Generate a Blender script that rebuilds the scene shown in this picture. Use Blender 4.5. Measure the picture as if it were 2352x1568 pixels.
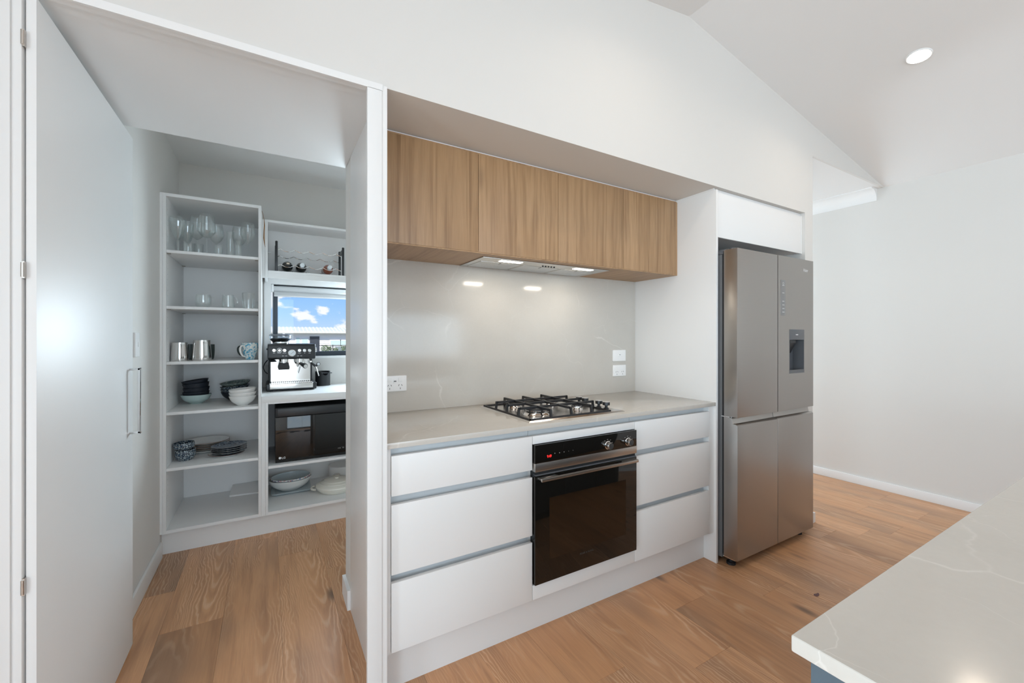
import bpy, bmesh, math, random
from mathutils import Vector, Matrix
import numpy as np

# ------------------------------------------------------------------ camera, sky, sun, daylight, exposure
for o in list(bpy.data.objects):
    bpy.data.objects.remove(o, do_unlink=True)
SC = bpy.context.scene
COL = SC.collection
random.seed(7)

CX, HV, FPX, TH = 1176.0, 776.1, 958.56, math.radians(30.2775)   # photo pixels 2352x1568
HC = 1.28                                                        # camera height
cam_d = bpy.data.cameras.new('camera')
cam = bpy.data.objects.new('camera', cam_d); COL.objects.link(cam)
cam.location = (0, 0, HC); cam.rotation_euler = (math.pi / 2, 0, -TH)
cam_d.sensor_width = 36; cam_d.lens = FPX * 36 / 2352
cam_d.shift_y = -(784 - HV) / 2352; cam_d.clip_start = 0.02; cam_d.clip_end = 400
SC.camera = cam

SC.view_settings.view_transform = 'Standard'; SC.view_settings.look = 'None'
SC.view_settings.gamma = 1; SC.view_settings.use_curve_mapping = False
SC.view_settings.exposure = 0.15
SC.cycles.max_bounces = 16; SC.cycles.diffuse_bounces = 10; SC.cycles.glossy_bounces = 6; SC.cycles.transparent_max_bounces = 24

def nd(nt, t, **kw):
    n = nt.nodes.new(t)
    for k, v in kw.items():
        if k.startswith('i_'):
            n.inputs[int(k[2:]) if k[2:].isdigit() else k[2:].replace('_', ' ')].default_value = v
        else:
            setattr(n, k, v)
    return n

def ramp(nt, src, pts, interp='LINEAR'):
    r = nt.nodes.new('ShaderNodeValToRGB'); r.color_ramp.interpolation = interp
    e = r.color_ramp.elements
    while len(e) < len(pts): e.new(0.5)
    for i, (p, c) in enumerate(pts):
        e[i].position = p; e[i].color = (c, c, c, 1) if isinstance(c, (int, float)) else (*c, 1)
    nt.links.new(src, r.inputs[0]); return r.outputs[0]

def mixc(nt, fac, a, b, mode='MIX'):
    m = nt.nodes.new('ShaderNodeMix'); m.data_type = 'RGBA'; m.blend_type = mode
    for i, v in ((0, fac), (6, a), (7, b)):
        if isinstance(v, bpy.types.NodeSocket): nt.links.new(v, m.inputs[i])
        elif isinstance(v, (int, float)): m.inputs[i].default_value = v if i == 0 else (v, v, v, 1)
        else: m.inputs[i].default_value = (*v, 1)
    return m.outputs[2]

def mth(nt, op, a, b=0.0, c=None):
    m = nt.nodes.new('ShaderNodeMath'); m.operation = op
    for i, v in enumerate((a, b, c)):
        if v is None: continue
        if isinstance(v, bpy.types.NodeSocket): nt.links.new(v, m.inputs[i])
        else: m.inputs[i].default_value = v
    return m.outputs[0]

# sky: blue with small fair-weather clouds all around
W = bpy.data.worlds.new('sky'); SC.world = W; W.use_nodes = True
nt = W.node_tree; nt.nodes.clear()
tc = nd(nt, 'ShaderNodeTexCoord'); sep = nd(nt, 'ShaderNodeSeparateXYZ'); nt.links.new(tc.outputs['Generated'], sep.inputs[0])
grad = ramp(nt, sep.outputs[2], [(0.0, (0.56, 0.72, 0.98)), (0.05, (0.36, 0.60, 0.98)), (0.13, (0.22, 0.49, 0.95)), (1.0, (0.13, 0.24, 0.86))])
mp = nd(nt, 'ShaderNodeMapping'); mp.inputs['Scale'].default_value = (1, 1, 1.7); mp.inputs['Location'].default_value = (3.7, 0.2, 0.8)
nt.links.new(tc.outputs['Generated'], mp.inputs[0])
n1 = nd(nt, 'ShaderNodeTexNoise'); n1.inputs['Scale'].default_value = 15; n1.inputs['Detail'].default_value = 7; n1.inputs['Roughness'].default_value = 0.55
nt.links.new(mp.outputs[0], n1.inputs['Vector'])
cl = ramp(nt, n1.outputs[0], [(0.525, 0.0), (0.61, 1.0)], 'EASE')
skyc = mixc(nt, cl, grad, (0.92, 0.94, 0.99))
bg = nd(nt, 'ShaderNodeBackground'); bg.inputs[1].default_value = 1.0
nt.links.new(skyc, bg.inputs[0])
wo = nd(nt, 'ShaderNodeOutputWorld'); nt.links.new(bg.outputs[0], wo.inputs[0])

sun_d = bpy.data.lights.new('sun', 'SUN'); sun_d.energy = 6.5; sun_d.angle = math.radians(2); sun_d.color = (1, 0.96, 0.9)
sun = bpy.data.objects.new('sun_offscreen', sun_d); COL.objects.link(sun); sun.rotation_euler = (math.radians(42), 0, math.radians(-28))

def area(name, loc, rot, sx, sy, power, color=(1, 1, 1), shape='RECTANGLE', spread=180):
    d = bpy.data.lights.new(name, 'AREA'); d.shape = shape; d.size = sx
    if shape in ('RECTANGLE', 'ELLIPSE'): d.size_y = sy
    d.energy = power; d.color = color; d.spread = math.radians(spread)
    o = bpy.data.objects.new(name, d); COL.objects.link(o); o.location = loc; o.rotation_euler = rot
    return o

DAY = (0.745, 0.905, 1.0)
# daylight in the glazed openings of the living room behind the camera, and of the entry at the hall's end
area('window_left_offscreen', (-2.98, 0.3, 1.05), (0, math.radians(-90), 0), 1.95, 1.95, 92, DAY)
area('window_left_far_offscreen', (-2.98, -3.2, 1.05), (0, math.radians(-90), 0), 1.95, 2.3, 112, DAY)
area('window_back_offscreen', (0.9, -4.93, 1.25), (math.radians(90), 0, 0), 4.2, 2.1, 112, DAY)
area('window_hall_offscreen', (3.87, 4.44, 1.2), (math.radians(-90), 0, 0), 0.95, 1.9, 62, (0.74, 0.89, 1.0))

# daylight of the pantry window, in the part of it that the wall end hides from the camera
area('window_pantry_offscreen', (0.955, 3.765, 1.415), (math.radians(-90), 0, 0), 0.70, 0.46, 27, DAY)

# ------------------------------------------------------------------ photo pixel -> place
F2 = (math.sin(TH), math.cos(TH)); R2 = (math.cos(TH), -math.sin(TH))
def ray(u, v):
    a = (u - CX) / FPX
    return (F2[0] + R2[0] * a, F2[1] + R2[1] * a, -(v - HV) / FPX)
def onY(u, v, Y):
    d = ray(u, v); t = Y / d[1]; return (d[0] * t, Y, HC + d[2] * t)
def onZ(u, v, Z):
    d = ray(u, v); t = (Z - HC) / d[2]; return (d[0] * t, d[1] * t, Z)
def onX(u, v, X):
    d = ray(u, v); t = X / d[0]; return (X, d[1] * t, HC + d[2] * t)
def sl(u): d = ray(u, 0); return d[0] / d[1]
def item(u0, u1, Y):
    """centre X and radius of a round thing whose sides show at u0 and u1, standing at depth Y"""
    uc = (u0 + u1) / 2; X = sl(uc) * Y; w = X * F2[0] + Y * F2[1]; a = (uc - CX) / FPX
    return X, (u1 - u0) / 2 * w / FPX / math.sqrt(1 + a * a)

# ------------------------------------------------------------------ materials
MATS = {}
def mat(name, col=(0.8, 0.8, 0.8), rough=0.5, metal=0.0, spec=0.5, bump=0.0, bscale=200, emit=None, estr=0.0, coat=0.0, var=0.0, vscale=3.0):
    m = bpy.data.materials.new(name); m.use_nodes = True; nt = m.node_tree; b = nt.nodes['Principled BSDF']
    b.inputs['Base Color'].default_value = (*col, 1); b.inputs['Roughness'].default_value = rough; b.inputs['Metallic'].default_value = metal
    b.inputs['Specular IOR Level'].default_value = spec; b.inputs['Coat Weight'].default_value = coat
    if emit: b.inputs['Emission Color'].default_value = (*emit, 1); b.inputs['Emission Strength'].default_value = estr
    tc = nd(nt, 'ShaderNodeTexCoord')
    n = nd(nt, 'ShaderNodeTexNoise'); n.inputs['Scale'].default_value = vscale; n.inputs['Detail'].default_value = 3
    nt.links.new(tc.outputs['Object'], n.inputs['Vector'])
    if var > 0:
        c = mixc(nt, n.outputs[0], tuple(x * (1 - var) for x in col), tuple(min(1, x * (1 + var)) for x in col)); nt.links.new(c, b.inputs['Base Color'])
    if bump > 0:
        n2 = nd(nt, 'ShaderNodeTexNoise'); n2.inputs['Scale'].default_value = bscale; nt.links.new(tc.outputs['Object'], n2.inputs['Vector'])
        bp = nd(nt, 'ShaderNodeBump'); bp.inputs['Strength'].default_value = bump; bp.inputs['Distance'].default_value = 0.002
        nt.links.new(n2.outputs[0], bp.inputs['Height']); nt.links.new(bp.outputs[0], b.inputs['Normal'])
    MATS[name] = m; return m

mat('wall_paint', (0.68, 0.665, 0.64), 0.75, bump=0.04, bscale=350)
mat('ceiling_paint', (0.78, 0.78, 0.775), 0.85)
mat('trim_paint', (0.79, 0.79, 0.785), 0.4)
mat('white_laminate', (0.80, 0.80, 0.795), 0.33)
mat('white_board', (0.80, 0.80, 0.795), 0.4)
mat('door_white', (0.80, 0.80, 0.795), 0.42)
mat('aluminium', (0.66, 0.69, 0.71), 0.4, 0.25)
mat('chrome', (0.82, 0.82, 0.82), 0.08, 1.0)
mat('machine_steel', (0.62, 0.59, 0.56), 0.16, 1.0)
mat('polished_steel', (0.72, 0.70, 0.68), 0.12, 1.0)
mat('dark_gap', (0.03, 0.03, 0.03), 0.8)
mat('black_glass', (0.006, 0.005, 0.004), 0.04, spec=0.5)
mat('oven_window', (0.016, 0.009, 0.005), 0.05, spec=0.5)
mat('black_plastic', (0.015, 0.016, 0.018), 0.35)
mat('matte_black', (0.012, 0.013, 0.015), 0.55)
mat('cast_iron', (0.018, 0.018, 0.02), 0.45)
mat('grey_plastic', (0.10, 0.105, 0.115), 0.4)
mat('fridge_side', (0.13, 0.135, 0.14), 0.4)
mat('fridge_strip', (0.26, 0.26, 0.26), 0.3, 0.5)
mat('white_plastic', (0.83, 0.83, 0.83), 0.3)
mat('white_print', (0.75, 0.75, 0.75), 0.5)
mat('grey_print', (0.30, 0.29, 0.28), 0.5)
mat('faint_print', (0.055, 0.05, 0.045), 0.5)
mat('window_dark', (0.035, 0.05, 0.07), 0.4)
mat('blind_fabric', (0.62, 0.63, 0.64), 0.8)
mat('island_panel', (0.075, 0.105, 0.13), 0.5, var=0.12, vscale=9)
mat('navy_ceramic', (0.018, 0.022, 0.032), 0.35)
mat('celadon', (0.50, 0.62, 0.60), 0.25)
mat('white_ceramic', (0.80, 0.80, 0.78), 0.2)
mat('cream_enamel', (0.80, 0.78, 0.70), 0.15)
mat('pale_blue_ceramic', (0.50, 0.57, 0.60), 0.22)
mat('dark_green_ceramic', (0.05, 0.065, 0.06), 0.35)
mat('red_brown_glaze', (0.12, 0.035, 0.025), 0.3)
mat('cork_string', (0.30, 0.15, 0.06), 0.8)
mat('rubber', (0.015, 0.015, 0.017), 0.6)
mat('coffee_beans', (0.012, 0.009, 0.008), 0.5)
mat('foam_white', (0.80, 0.80, 0.79), 0.7)
mat('bottle_green', (0.006, 0.010, 0.008), 0.08)
mat('bottle_rose', (0.35, 0.10, 0.06), 0.12)
mat('capsule_white', (0.70, 0.75, 0.78), 0.35)
mat('label_cream', (0.65, 0.55, 0.45), 0.6)
mat('lamp_glow', (1, 1, 1), 0.5, emit=(1.0, 0.95, 0.86), estr=22)
mat('hood_glow', (1, 1, 1), 0.5, emit=(1.0, 0.92, 0.80), estr=14)
mat('led_red', (0.2, 0, 0), 0.5, emit=(1.0, 0.03, 0.03), estr=1.6)
mat('neighbour_wall', (0.80, 0.79, 0.765), 0.8)
mat('neighbour_roof', (0.40, 0.43, 0.44), 0.6)
mat('neighbour_glass', (0.45, 0.56, 0.54), 0.2)
mat('neighbour_door', (0.03, 0.035, 0.045), 0.5)
mat('gutter', (0.55, 0.54, 0.48), 0.6)
mat('leaf', (0.17, 0.22, 0.12), 0.7, var=0.4, vscale=6)
mat('grass', (0.24, 0.24, 0.20), 0.9, var=0.3, vscale=2)
mat('hedge_box', (0.20, 0.25, 0.26), 0.7)
mat('spot_brown', (0.16, 0.08, 0.08), 0.6)

def glassmat(name, tint=(1, 1, 1), refl=0.06, edge=0.55, rough=0.02):
    m = bpy.data.materials.new(name); m.use_nodes = True; nt = m.node_tree; nt.nodes.clear()
    lw = nd(nt, 'ShaderNodeLayerWeight'); lw.inputs[0].default_value = 0.28
    f = mth(nt, 'MULTIPLY_ADD', lw.outputs['Facing'], edge, refl)
    t = nd(nt, 'ShaderNodeBsdfTransparent'); t.inputs[0].default_value = (*tint, 1)
    g = nd(nt, 'ShaderNodeBsdfGlossy'); g.inputs['Roughness'].default_value = rough; g.inputs[0].default_value = (0.95, 0.97, 0.97, 1)
    mx = nd(nt, 'ShaderNodeMixShader'); nt.links.new(f, mx.inputs[0]); nt.links.new(t.outputs[0], mx.inputs[1]); nt.links.new(g.outputs[0], mx.inputs[2])
    o = nd(nt, 'ShaderNodeOutputMaterial'); nt.links.new(mx.outputs[0], o.inputs[0]); MATS[name] = m
glassmat('clear_glass', (0.982, 0.988, 0.986), 0.04, 0.5)
glassmat('cut_glass', (0.965, 0.975, 0.972), 0.08, 0.5, 0.06)
glassmat('pane_glass', (0.98, 0.985, 0.99), 0.012, 0.08)
glassmat('smoky_plastic', (0.75, 0.79, 0.83), 0.06, 0.4)

def steelmat(name, col, rough, axis):
    m = mat(name, col, rough, 1.0); nt = m.node_tree; b = nt.nodes['Principled BSDF']
    tc = nd(nt, 'ShaderNodeTexCoord'); mp = nd(nt, 'ShaderNodeMapping')
    mp.inputs['Scale'].default_value = {'X': (4, 400, 900), 'Z': (900, 400, 4)}[axis]
    n = nd(nt, 'ShaderNodeTexNoise'); n.inputs['Scale'].default_value = 1; n.inputs['Detail'].default_value = 2
    nt.links.new(tc.outputs['Object'], mp.inputs[0]); nt.links.new(mp.outputs[0], n.inputs['Vector'])
    r = mth(nt, 'MULTIPLY_ADD', n.outputs[0], 0.12, rough - 0.06); nt.links.new(r, b.inputs['Roughness'])
    c = mixc(nt, n.outputs[0], tuple(x * 0.94 for x in col), tuple(min(1, x * 1.05) for x in col)); nt.links.new(c, b.inputs['Base Color'])
steelmat('fridge_steel', (0.41, 0.39, 0.37), 0.34, 'X')
steelmat('brushed_steel', (0.56, 0.52, 0.48), 0.30, 'X')
steelmat('hob_steel', (0.62, 0.58, 0.54), 0.22, 'X')
steelmat('hood_steel', (0.55, 0.54, 0.52), 0.32, 'X')

def stonemat(name, base, dark, vein, rough, vamt):
    m = mat(name, base, rough); nt = m.node_tree; b = nt.nodes['Principled BSDF']
    g = nd(nt, 'ShaderNodeNewGeometry')
    n0 = nd(nt, 'ShaderNodeTexNoise'); n0.inputs['Scale'].default_value = 2.4; n0.inputs['Detail'].default_value = 6; n0.inputs['Roughness'].default_value = 0.6
    nt.links.new(g.outputs['Position'], n0.inputs['Vector'])
    c0 = mixc(nt, ramp(nt, n0.outputs[0], [(0.3, 0.0), (0.7, 1.0)]), dark, base)
    nf = nd(nt, 'ShaderNodeTexNoise'); nf.inputs['Scale'].default_value = 90; nf.inputs['Detail'].default_value = 3; nt.links.new(g.outputs['Position'], nf.inputs['Vector'])
    c0 = mixc(nt, mth(nt, 'MULTIPLY', nf.outputs[0], 0.12), c0, vein)
    for sc, off, wdt, amt in ((1.25, 0.0, 0.005, vamt), (2.7, 3.1, 0.004, vamt * 0.7)):
        wn = nd(nt, 'ShaderNodeTexNoise'); wn.inputs['Scale'].default_value = 5; wn.inputs['Detail'].default_value = 5; nt.links.new(g.outputs['Position'], wn.inputs['Vector'])
        add = nd(nt, 'ShaderNodeVectorMath'); add.operation = 'MULTIPLY_ADD'; add.inputs[1].default_value = (0.16, 0.16, 0.10)
        nt.links.new(wn.outputs['Color'], add.inputs[0]); nt.links.new(g.outputs['Position'], add.inputs[2])
        ad2 = nd(nt, 'ShaderNodeVectorMath'); ad2.inputs[1].default_value = (off, off * 0.7, off * 0.4); nt.links.new(add.outputs[0], ad2.inputs[0])
        vo = nd(nt, 'ShaderNodeTexVoronoi'); vo.feature = 'DISTANCE_TO_EDGE'; vo.inputs['Scale'].default_value = sc; nt.links.new(ad2.outputs[0], vo.inputs['Vector'])
        line = ramp(nt, vo.outputs[0], [(0.0, 1.0), (wdt, 0.0)])
        mk_ = nd(nt, 'ShaderNodeTexNoise'); mk_.inputs['Scale'].default_value = 4.5; nt.links.new(ad2.outputs[0], mk_.inputs['Vector'])
        msk = ramp(nt, mk_.outputs[0], [(0.46, 0.0), (0.62, 1.0)])
        c0 = mixc(nt, mth(nt, 'MULTIPLY', mth(nt, 'MULTIPLY', line, msk), amt), c0, vein)
    nt.links.new(c0, b.inputs['Base Color'])
stonemat('stone', (0.575, 0.545, 0.50), (0.52, 0.49, 0.447), (0.78, 0.755, 0.71), 0.14, 0.5)

def woodmat(name, along, light, mid, dark, grey, lime, ringf, rough, wl, limeamt, knots=0.0):
    """oak: arched growth rings and pores that follow the board; every board differs"""
    m = mat(name, mid, rough); nt = m.node_tree; b = nt.nodes['Principled BSDF']
    tc = nd(nt, 'ShaderNodeTexCoord'); oi = nd(nt, 'ShaderNodeObjectInfo')
    off = nd(nt, 'ShaderNodeVectorMath'); off.operation = 'MULTIPLY_ADD'; off.inputs[1].default_value = (37.0, 91.0, 53.0)
    cmb = nd(nt, 'ShaderNodeCombineXYZ')
    for i in range(3): nt.links.new(oi.outputs['Random'], cmb.inputs[i])
    nt.links.new(cmb.outputs[0], off.inputs[0]); nt.links.new(tc.outputs['Object'], off.inputs[2])
    def noise(scale, detail=3, rough_=0.5):
        mp = nd(nt, 'ShaderNodeMapping'); mp.inputs['Scale'].default_value = scale; nt.links.new(off.outputs[0], mp.inputs[0])
        n = nd(nt, 'ShaderNodeTexNoise'); n.inputs['Scale'].default_value = 1; n.inputs['Detail'].default_value = detail; n.inputs['Roughness'].default_value = rough_
        nt.links.new(mp.outputs[0], n.inputs['Vector']); return n.outputs[0]
    def S(a, l):   # scale vector: a across, l along
        return {'Y': (a, l, a), 'Z': (a, a, l)}[along]
    sp = nd(nt, 'ShaderNodeSeparateXYZ'); nt.links.new(tc.outputs['Object'], sp.inputs[0])
    X = sp.outputs[0]; L = sp.outputs[{'Y': 1, 'Z': 2}[along]]
    cx = mth(nt, 'MULTIPLY_ADD', oi.outputs['Random'], 0.16, -0.08)
    warp = noise(S(6, wl), 4, 0.55)
    x2 = mth(nt, 'SUBTRACT', X, cx); x2 = mth(nt, 'ADD', x2, mth(nt, 'MULTIPLY_ADD', warp, 0.16, -0.08))
    cy = mth(nt, 'MULTIPLY_ADD', oi.outputs['Random'], 3.1, -1.5)
    y2 = mth(nt, 'MULTIPLY', mth(nt, 'SUBTRACT', L, cy), 0.055)
    r = mth(nt, 'SQRT', mth(nt, 'ADD', mth(nt, 'MULTIPLY', x2, x2), mth(nt, 'MULTIPLY', y2, y2)))
    rings = mth(nt, 'MULTIPLY_ADD', mth(nt, 'SINE', mth(nt, 'MULTIPLY', r, ringf)), 0.5, 0.5)
    rl = ramp(nt, rings, [(0.70, 0.0), (1.0, 1.0)])
    rd = ramp(nt, rings, [(0.0, 1.0), (0.5, 0.0)])
    big = noise(S(5, 0.9), 4, 0.6); med = noise(S(26, 1.6), 4, 0.6); fine = noise(S(420, 9), 2)
    c = mixc(nt, ramp(nt, big, [(0.32, 0.0), (0.68, 1.0)]), mid, light)
    c = mixc(nt, mth(nt, 'MULTIPLY', ramp(nt, med, [(0.48, 0.0), (0.72, 1.0)]), 0.6), c, dark)
    if along == 'Z':
        c = mixc(nt, mth(nt, 'MULTIPLY', ramp(nt, noise(S(34, 0.7), 3, 0.6), [(0.57, 0.0), (0.68, 1.0)]), 0.6), c, dark)
    gm = noise(S(4.2, 1.3), 2); c = mixc(nt, mth(nt, 'MULTIPLY', ramp(nt, gm, [(0.52, 0.0), (0.72, 1.0)]), 0.65), c, grey)
    zone = ramp(nt, noise(S(6, 0.8), 2), [(0.42, 0.0), (0.62, 1.0)])
    c = mixc(nt, mth(nt, 'MULTIPLY', mth(nt, 'MULTIPLY', rl, zone), limeamt), c, lime)
    c = mixc(nt, mth(nt, 'MULTIPLY', mth(nt, 'MULTIPLY', rd, zone), 0.30), c, dark)
    c = mixc(nt, mth(nt, 'MULTIPLY', ramp(nt, fine, [(0.4, 1.0), (0.6, 0.0)]), 0.16), c, dark)
    if knots > 0:
        km = nd(nt, 'ShaderNodeMapping'); km.inputs['Scale'].default_value = S(5.0, 1.7); nt.links.new(off.outputs[0], km.inputs[0])
        vk = nd(nt, 'ShaderNodeTexVoronoi'); vk.inputs['Scale'].default_value = 1.0; nt.links.new(km.outputs[0], vk.inputs['Vector'])
        spk = nd(nt, 'ShaderNodeSeparateXYZ'); nt.links.new(vk.outputs['Color'], spk.inputs[0])
        rare = mth(nt, 'GREATER_THAN', spk.outputs[0], 0.62)
        halo = ramp(nt, vk.outputs['Distance'], [(0.02, 1.0), (0.16, 0.0)], 'EASE')
        c = mixc(nt, mth(nt, 'MULTIPLY', mth(nt, 'MULTIPLY', halo, rare), knots), c, tuple(x * 0.55 for x in grey))
    pl = mth(nt, 'MULTIPLY_ADD', oi.outputs['Random'], 0.24, 0.86)
    pm = nd(nt, 'ShaderNodeVectorMath'); pm.operation = 'SCALE'; nt.links.new(c, pm.inputs[0]); nt.links.new(pl, pm.inputs['Scale'])
    nt.links.new(pm.outputs[0], b.inputs['Base Color'])
    bp = nd(nt, 'ShaderNodeBump'); bp.inputs['Strength'].default_value = 0.12; bp.inputs['Distance'].default_value = 0.001
    nt.links.new(fine, bp.inputs['Height']); nt.links.new(bp.outputs[0], b.inputs['Normal'])
woodmat('floor_oak', 'Y', (0.64, 0.35, 0.182), (0.56, 0.29, 0.144), (0.32, 0.158, 0.080), (0.30, 0.185, 0.118), (0.78, 0.56, 0.38), 620, 0.36, 1.7, 0.46, 0.9)
woodmat('cabinet_oak', 'Z', (0.46, 0.29, 0.155), (0.40, 0.245, 0.126), (0.205, 0.110, 0.050), (0.36, 0.22, 0.125), (0.53, 0.36, 0.22), 240, 0.42, 0.5, 0.15, 0.7)
woodmat('cabinet_oak_flat', 'Y', (0.46, 0.29, 0.155), (0.40, 0.245, 0.126), (0.205, 0.110, 0.050), (0.36, 0.22, 0.125), (0.53, 0.36, 0.22), 240, 0.45, 0.5, 0.15, 0.4)
mat('oak_edge', (0.22, 0.11, 0.06), 0.5)
mat('pin_brown', (0.28, 0.24, 0.20), 0.5)

def speckle(name, a, b_, c_, scale, t0, t1, rough=0.25):
    m = mat(name, a, rough); nt = m.node_tree; b = nt.nodes['Principled BSDF']
    tc = nd(nt, 'ShaderNodeTexCoord'); n = nd(nt, 'ShaderNodeTexNoise'); n.inputs['Scale'].default_value = scale; n.inputs['Detail'].default_value = 2
    nt.links.new(tc.outputs['Object'], n.inputs['Vector'])
    c = mixc(nt, ramp(nt, n.outputs[0], [(t0, 0.0), (t1, 1.0)]), a, b_)
    n2 = nd(nt, 'ShaderNodeTexNoise'); n2.inputs['Scale'].default_value = scale * 0.6; nt.links.new(tc.outputs['Object'], n2.inputs['Vector'])
    c = mixc(nt, ramp(nt, n2.outputs[0], [(0.55, 0.0), (0.62, 1.0)]), c, c_); nt.links.new(c, b.inputs['Base Color'])
speckle('speckled_blue', (0.012, 0.022, 0.04), (0.42, 0.48, 0.50), (0.02, 0.05, 0.09), 190, 0.50, 0.56)
speckle('speckled_plate', (0.16, 0.20, 0.26), (0.03, 0.04, 0.06), (0.28, 0.32, 0.36), 130, 0.5, 0.56)
speckle('speckled_green', (0.20, 0.25, 0.23), (0.11, 0.15, 0.15), (0.28, 0.32, 0.28), 90, 0.48, 0.58)
speckle('marbled_blue', (0.66, 0.72, 0.70), (0.05, 0.32, 0.50), (0.75, 0.78, 0.74), 85, 0.44, 0.60)
speckle('dotted_band', (0.78, 0.78, 0.76), (0.10, 0.14, 0.35), (0.5, 0.12, 0.12), 120, 0.58, 0.62)

# ------------------------------------------------------------------ mesh tools (all coordinates are world metres)
ORG = {}
def prop(o, label=None, cat=None, group=None, kind=None):
    if label: o['label'] = label
    if cat: o['category'] = cat
    if group: o['group'] = group
    if kind: o['kind'] = kind
    return o
def T(name, label, cat, loc, group=None):
    o = bpy.data.objects.new(name, None); COL.objects.link(o); o.empty_display_size = 0.05
    o.location = loc; ORG[o.name] = Vector(loc); return prop(o, label, cat, group)

class MB:
    def __init__(s): s.v = []; s.f = []
    def add(s, v, f):
        k = len(s.v); s.v += [tuple(p) for p in v]; s.f += [tuple(i + k for i in q) for q in f]; return s
    def box(s, x0, x1, y0, y1, z0, z1):
        v = [(x, y, z) for z in (z0, z1) for y in (y0, y1) for x in (x0, x1)]
        return s.add(v, [(0, 2, 3, 1), (4, 5, 7, 6), (0, 1, 5, 4), (2, 6, 7, 3), (0, 4, 6, 2), (1, 3, 7, 5)])
    def prism(s, poly, axis, a, b):
        """poly: points in the two other axes (order X,Y,Z without axis), extruded a..b along axis"""
        n = len(poly)
        def P(p, t):
            return {'X': (t, p[0], p[1]), 'Y': (p[0], t, p[1]), 'Z': (p[0], p[1], t)}[axis]
        v = [P(p, a) for p in poly] + [P(p, b) for p in poly]
        f = [tuple(range(n)), tuple(range(2 * n - 1, n - 1, -1))] + [(i, i + n, (i + 1) % n + n, (i + 1) % n) for i in range(n)]
        return s.add(v, f)
    def lathe(s, prof, c, seg=32, ax='Z', sx=1.0, sy=1.0):
        v = []; f = []; n = len(prof)
        for j in range(seg):
            t = 2 * math.pi * j / seg; ct, st = math.cos(t) * sx, math.sin(t) * sy
            for r, h in prof:
                v.append({'Z': (c[0] + r * ct, c[1] + r * st, c[2] + h), 'Y': (c[0] + r * ct, c[1] + h, c[2] + r * st), 'X': (c[0] + h, c[1] + r * ct, c[2] + r * st)}[ax])
        for j in range(seg):
            k = (j + 1) % seg
            for i in range(n - 1):
                f.append((j * n + i, k * n + i, k * n + i + 1, j * n + i + 1))
        return s.add(v, f)
    def cyl(s, c, r, h, ax='Z', seg=24, r2=None):
        r2 = r if r2 is None else r2
        return s.lathe([(0, 0), (r, 0), (r2, h), (0, h)], c, seg, ax)
    def tube(s, pts, r, seg=8, closed=False):
        pts = [Vector(p) for p in pts]; n = len(pts); v = []; f = []; up = Vector((0, 0, 1))
        last = None
        for i, p in enumerate(pts):
            if closed: d = pts[(i + 1) % n] - pts[i - 1]
            else: d = pts[min(i + 1, n - 1)] - pts[max(i - 1, 0)]
            d.normalize()
            if last is None:
                a = d.cross(up) if abs(d.z) < 0.95 else d.cross(Vector((1, 0, 0)))
            else: a = last - d * last.dot(d)
            a.normalize(); last = a; b = d.cross(a)
            rr = r[i] if isinstance(r, (list, tuple)) else r
            for k in range(seg):
                t = 2 * math.pi * k / seg; v.append(p + (a * math.cos(t) + b * math.sin(t)) * rr)
        m = n if closed else n - 1
        for i in range(m):
            for k in range(seg):
                f.append((i * seg + k, i * seg + (k + 1) % seg, ((i + 1) % n) * seg + (k + 1) % seg, ((i + 1) % n) * seg + k))
        if not closed: f.append(tuple(range(seg - 1, -1, -1))); f.append(tuple((n - 1) * seg + k for k in range(seg)))
        return s.add(v, f)
    def ball(s, c, rx, ry, rz, seg=16, rings=10):
        return s.lathe([(max(1e-5, math.sin(math.pi * i / rings)) , -math.cos(math.pi * i / rings) * rz / 1.0) for i in range(rings + 1)], c, seg, 'Z', rx, ry)
    def obj(s, name, m, parent=None, label=None, cat=None, group=None, kind=None, bevel=0.0, bseg=2, smooth=35, org=None):
        me = bpy.data.meshes.new(name)
        A = np.array(s.v, float); c = Vector(((A.min(0) + A.max(0)) / 2).tolist()) if org is None else Vector(org)
        me.from_pydata([(p[0] - c.x, p[1] - c.y, p[2] - c.z) for p in s.v], [], s.f)
        bm = bmesh.new(); bm.from_mesh(me)
        bmesh.ops.remove_doubles(bm, verts=bm.verts, dist=1e-6)
        bmesh.ops.recalc_face_normals(bm, faces=bm.faces)
        if bevel > 0:
            bmesh.ops.bevel(bm, geom=list(bm.edges), offset=bevel, segments=bseg, profile=0.6, affect='EDGES', clamp_overlap=True)
        bm.to_mesh(me); bm.free()
        if smooth:
            for p in me.polygons: p.use_smooth = True
            me.set_sharp_from_angle(angle=math.radians(smooth))
        me.materials.append(MATS[m])
        o = bpy.data.objects.new(name, me); COL.objects.link(o)
        po = Vector((0, 0, 0))
        if parent is not None: o.parent = parent; po = ORG[parent.name]
        o.location = c - po; ORG[o.name] = c
        return prop(o, label, cat, group, kind)
def BX(name, m, parent, x0, x1, y0, y1, z0, z1, bevel=0.0, **kw):
    return MB().box(x0, x1, y0, y1, z0, z1).obj(name, m, parent, bevel=bevel, **kw)
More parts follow.
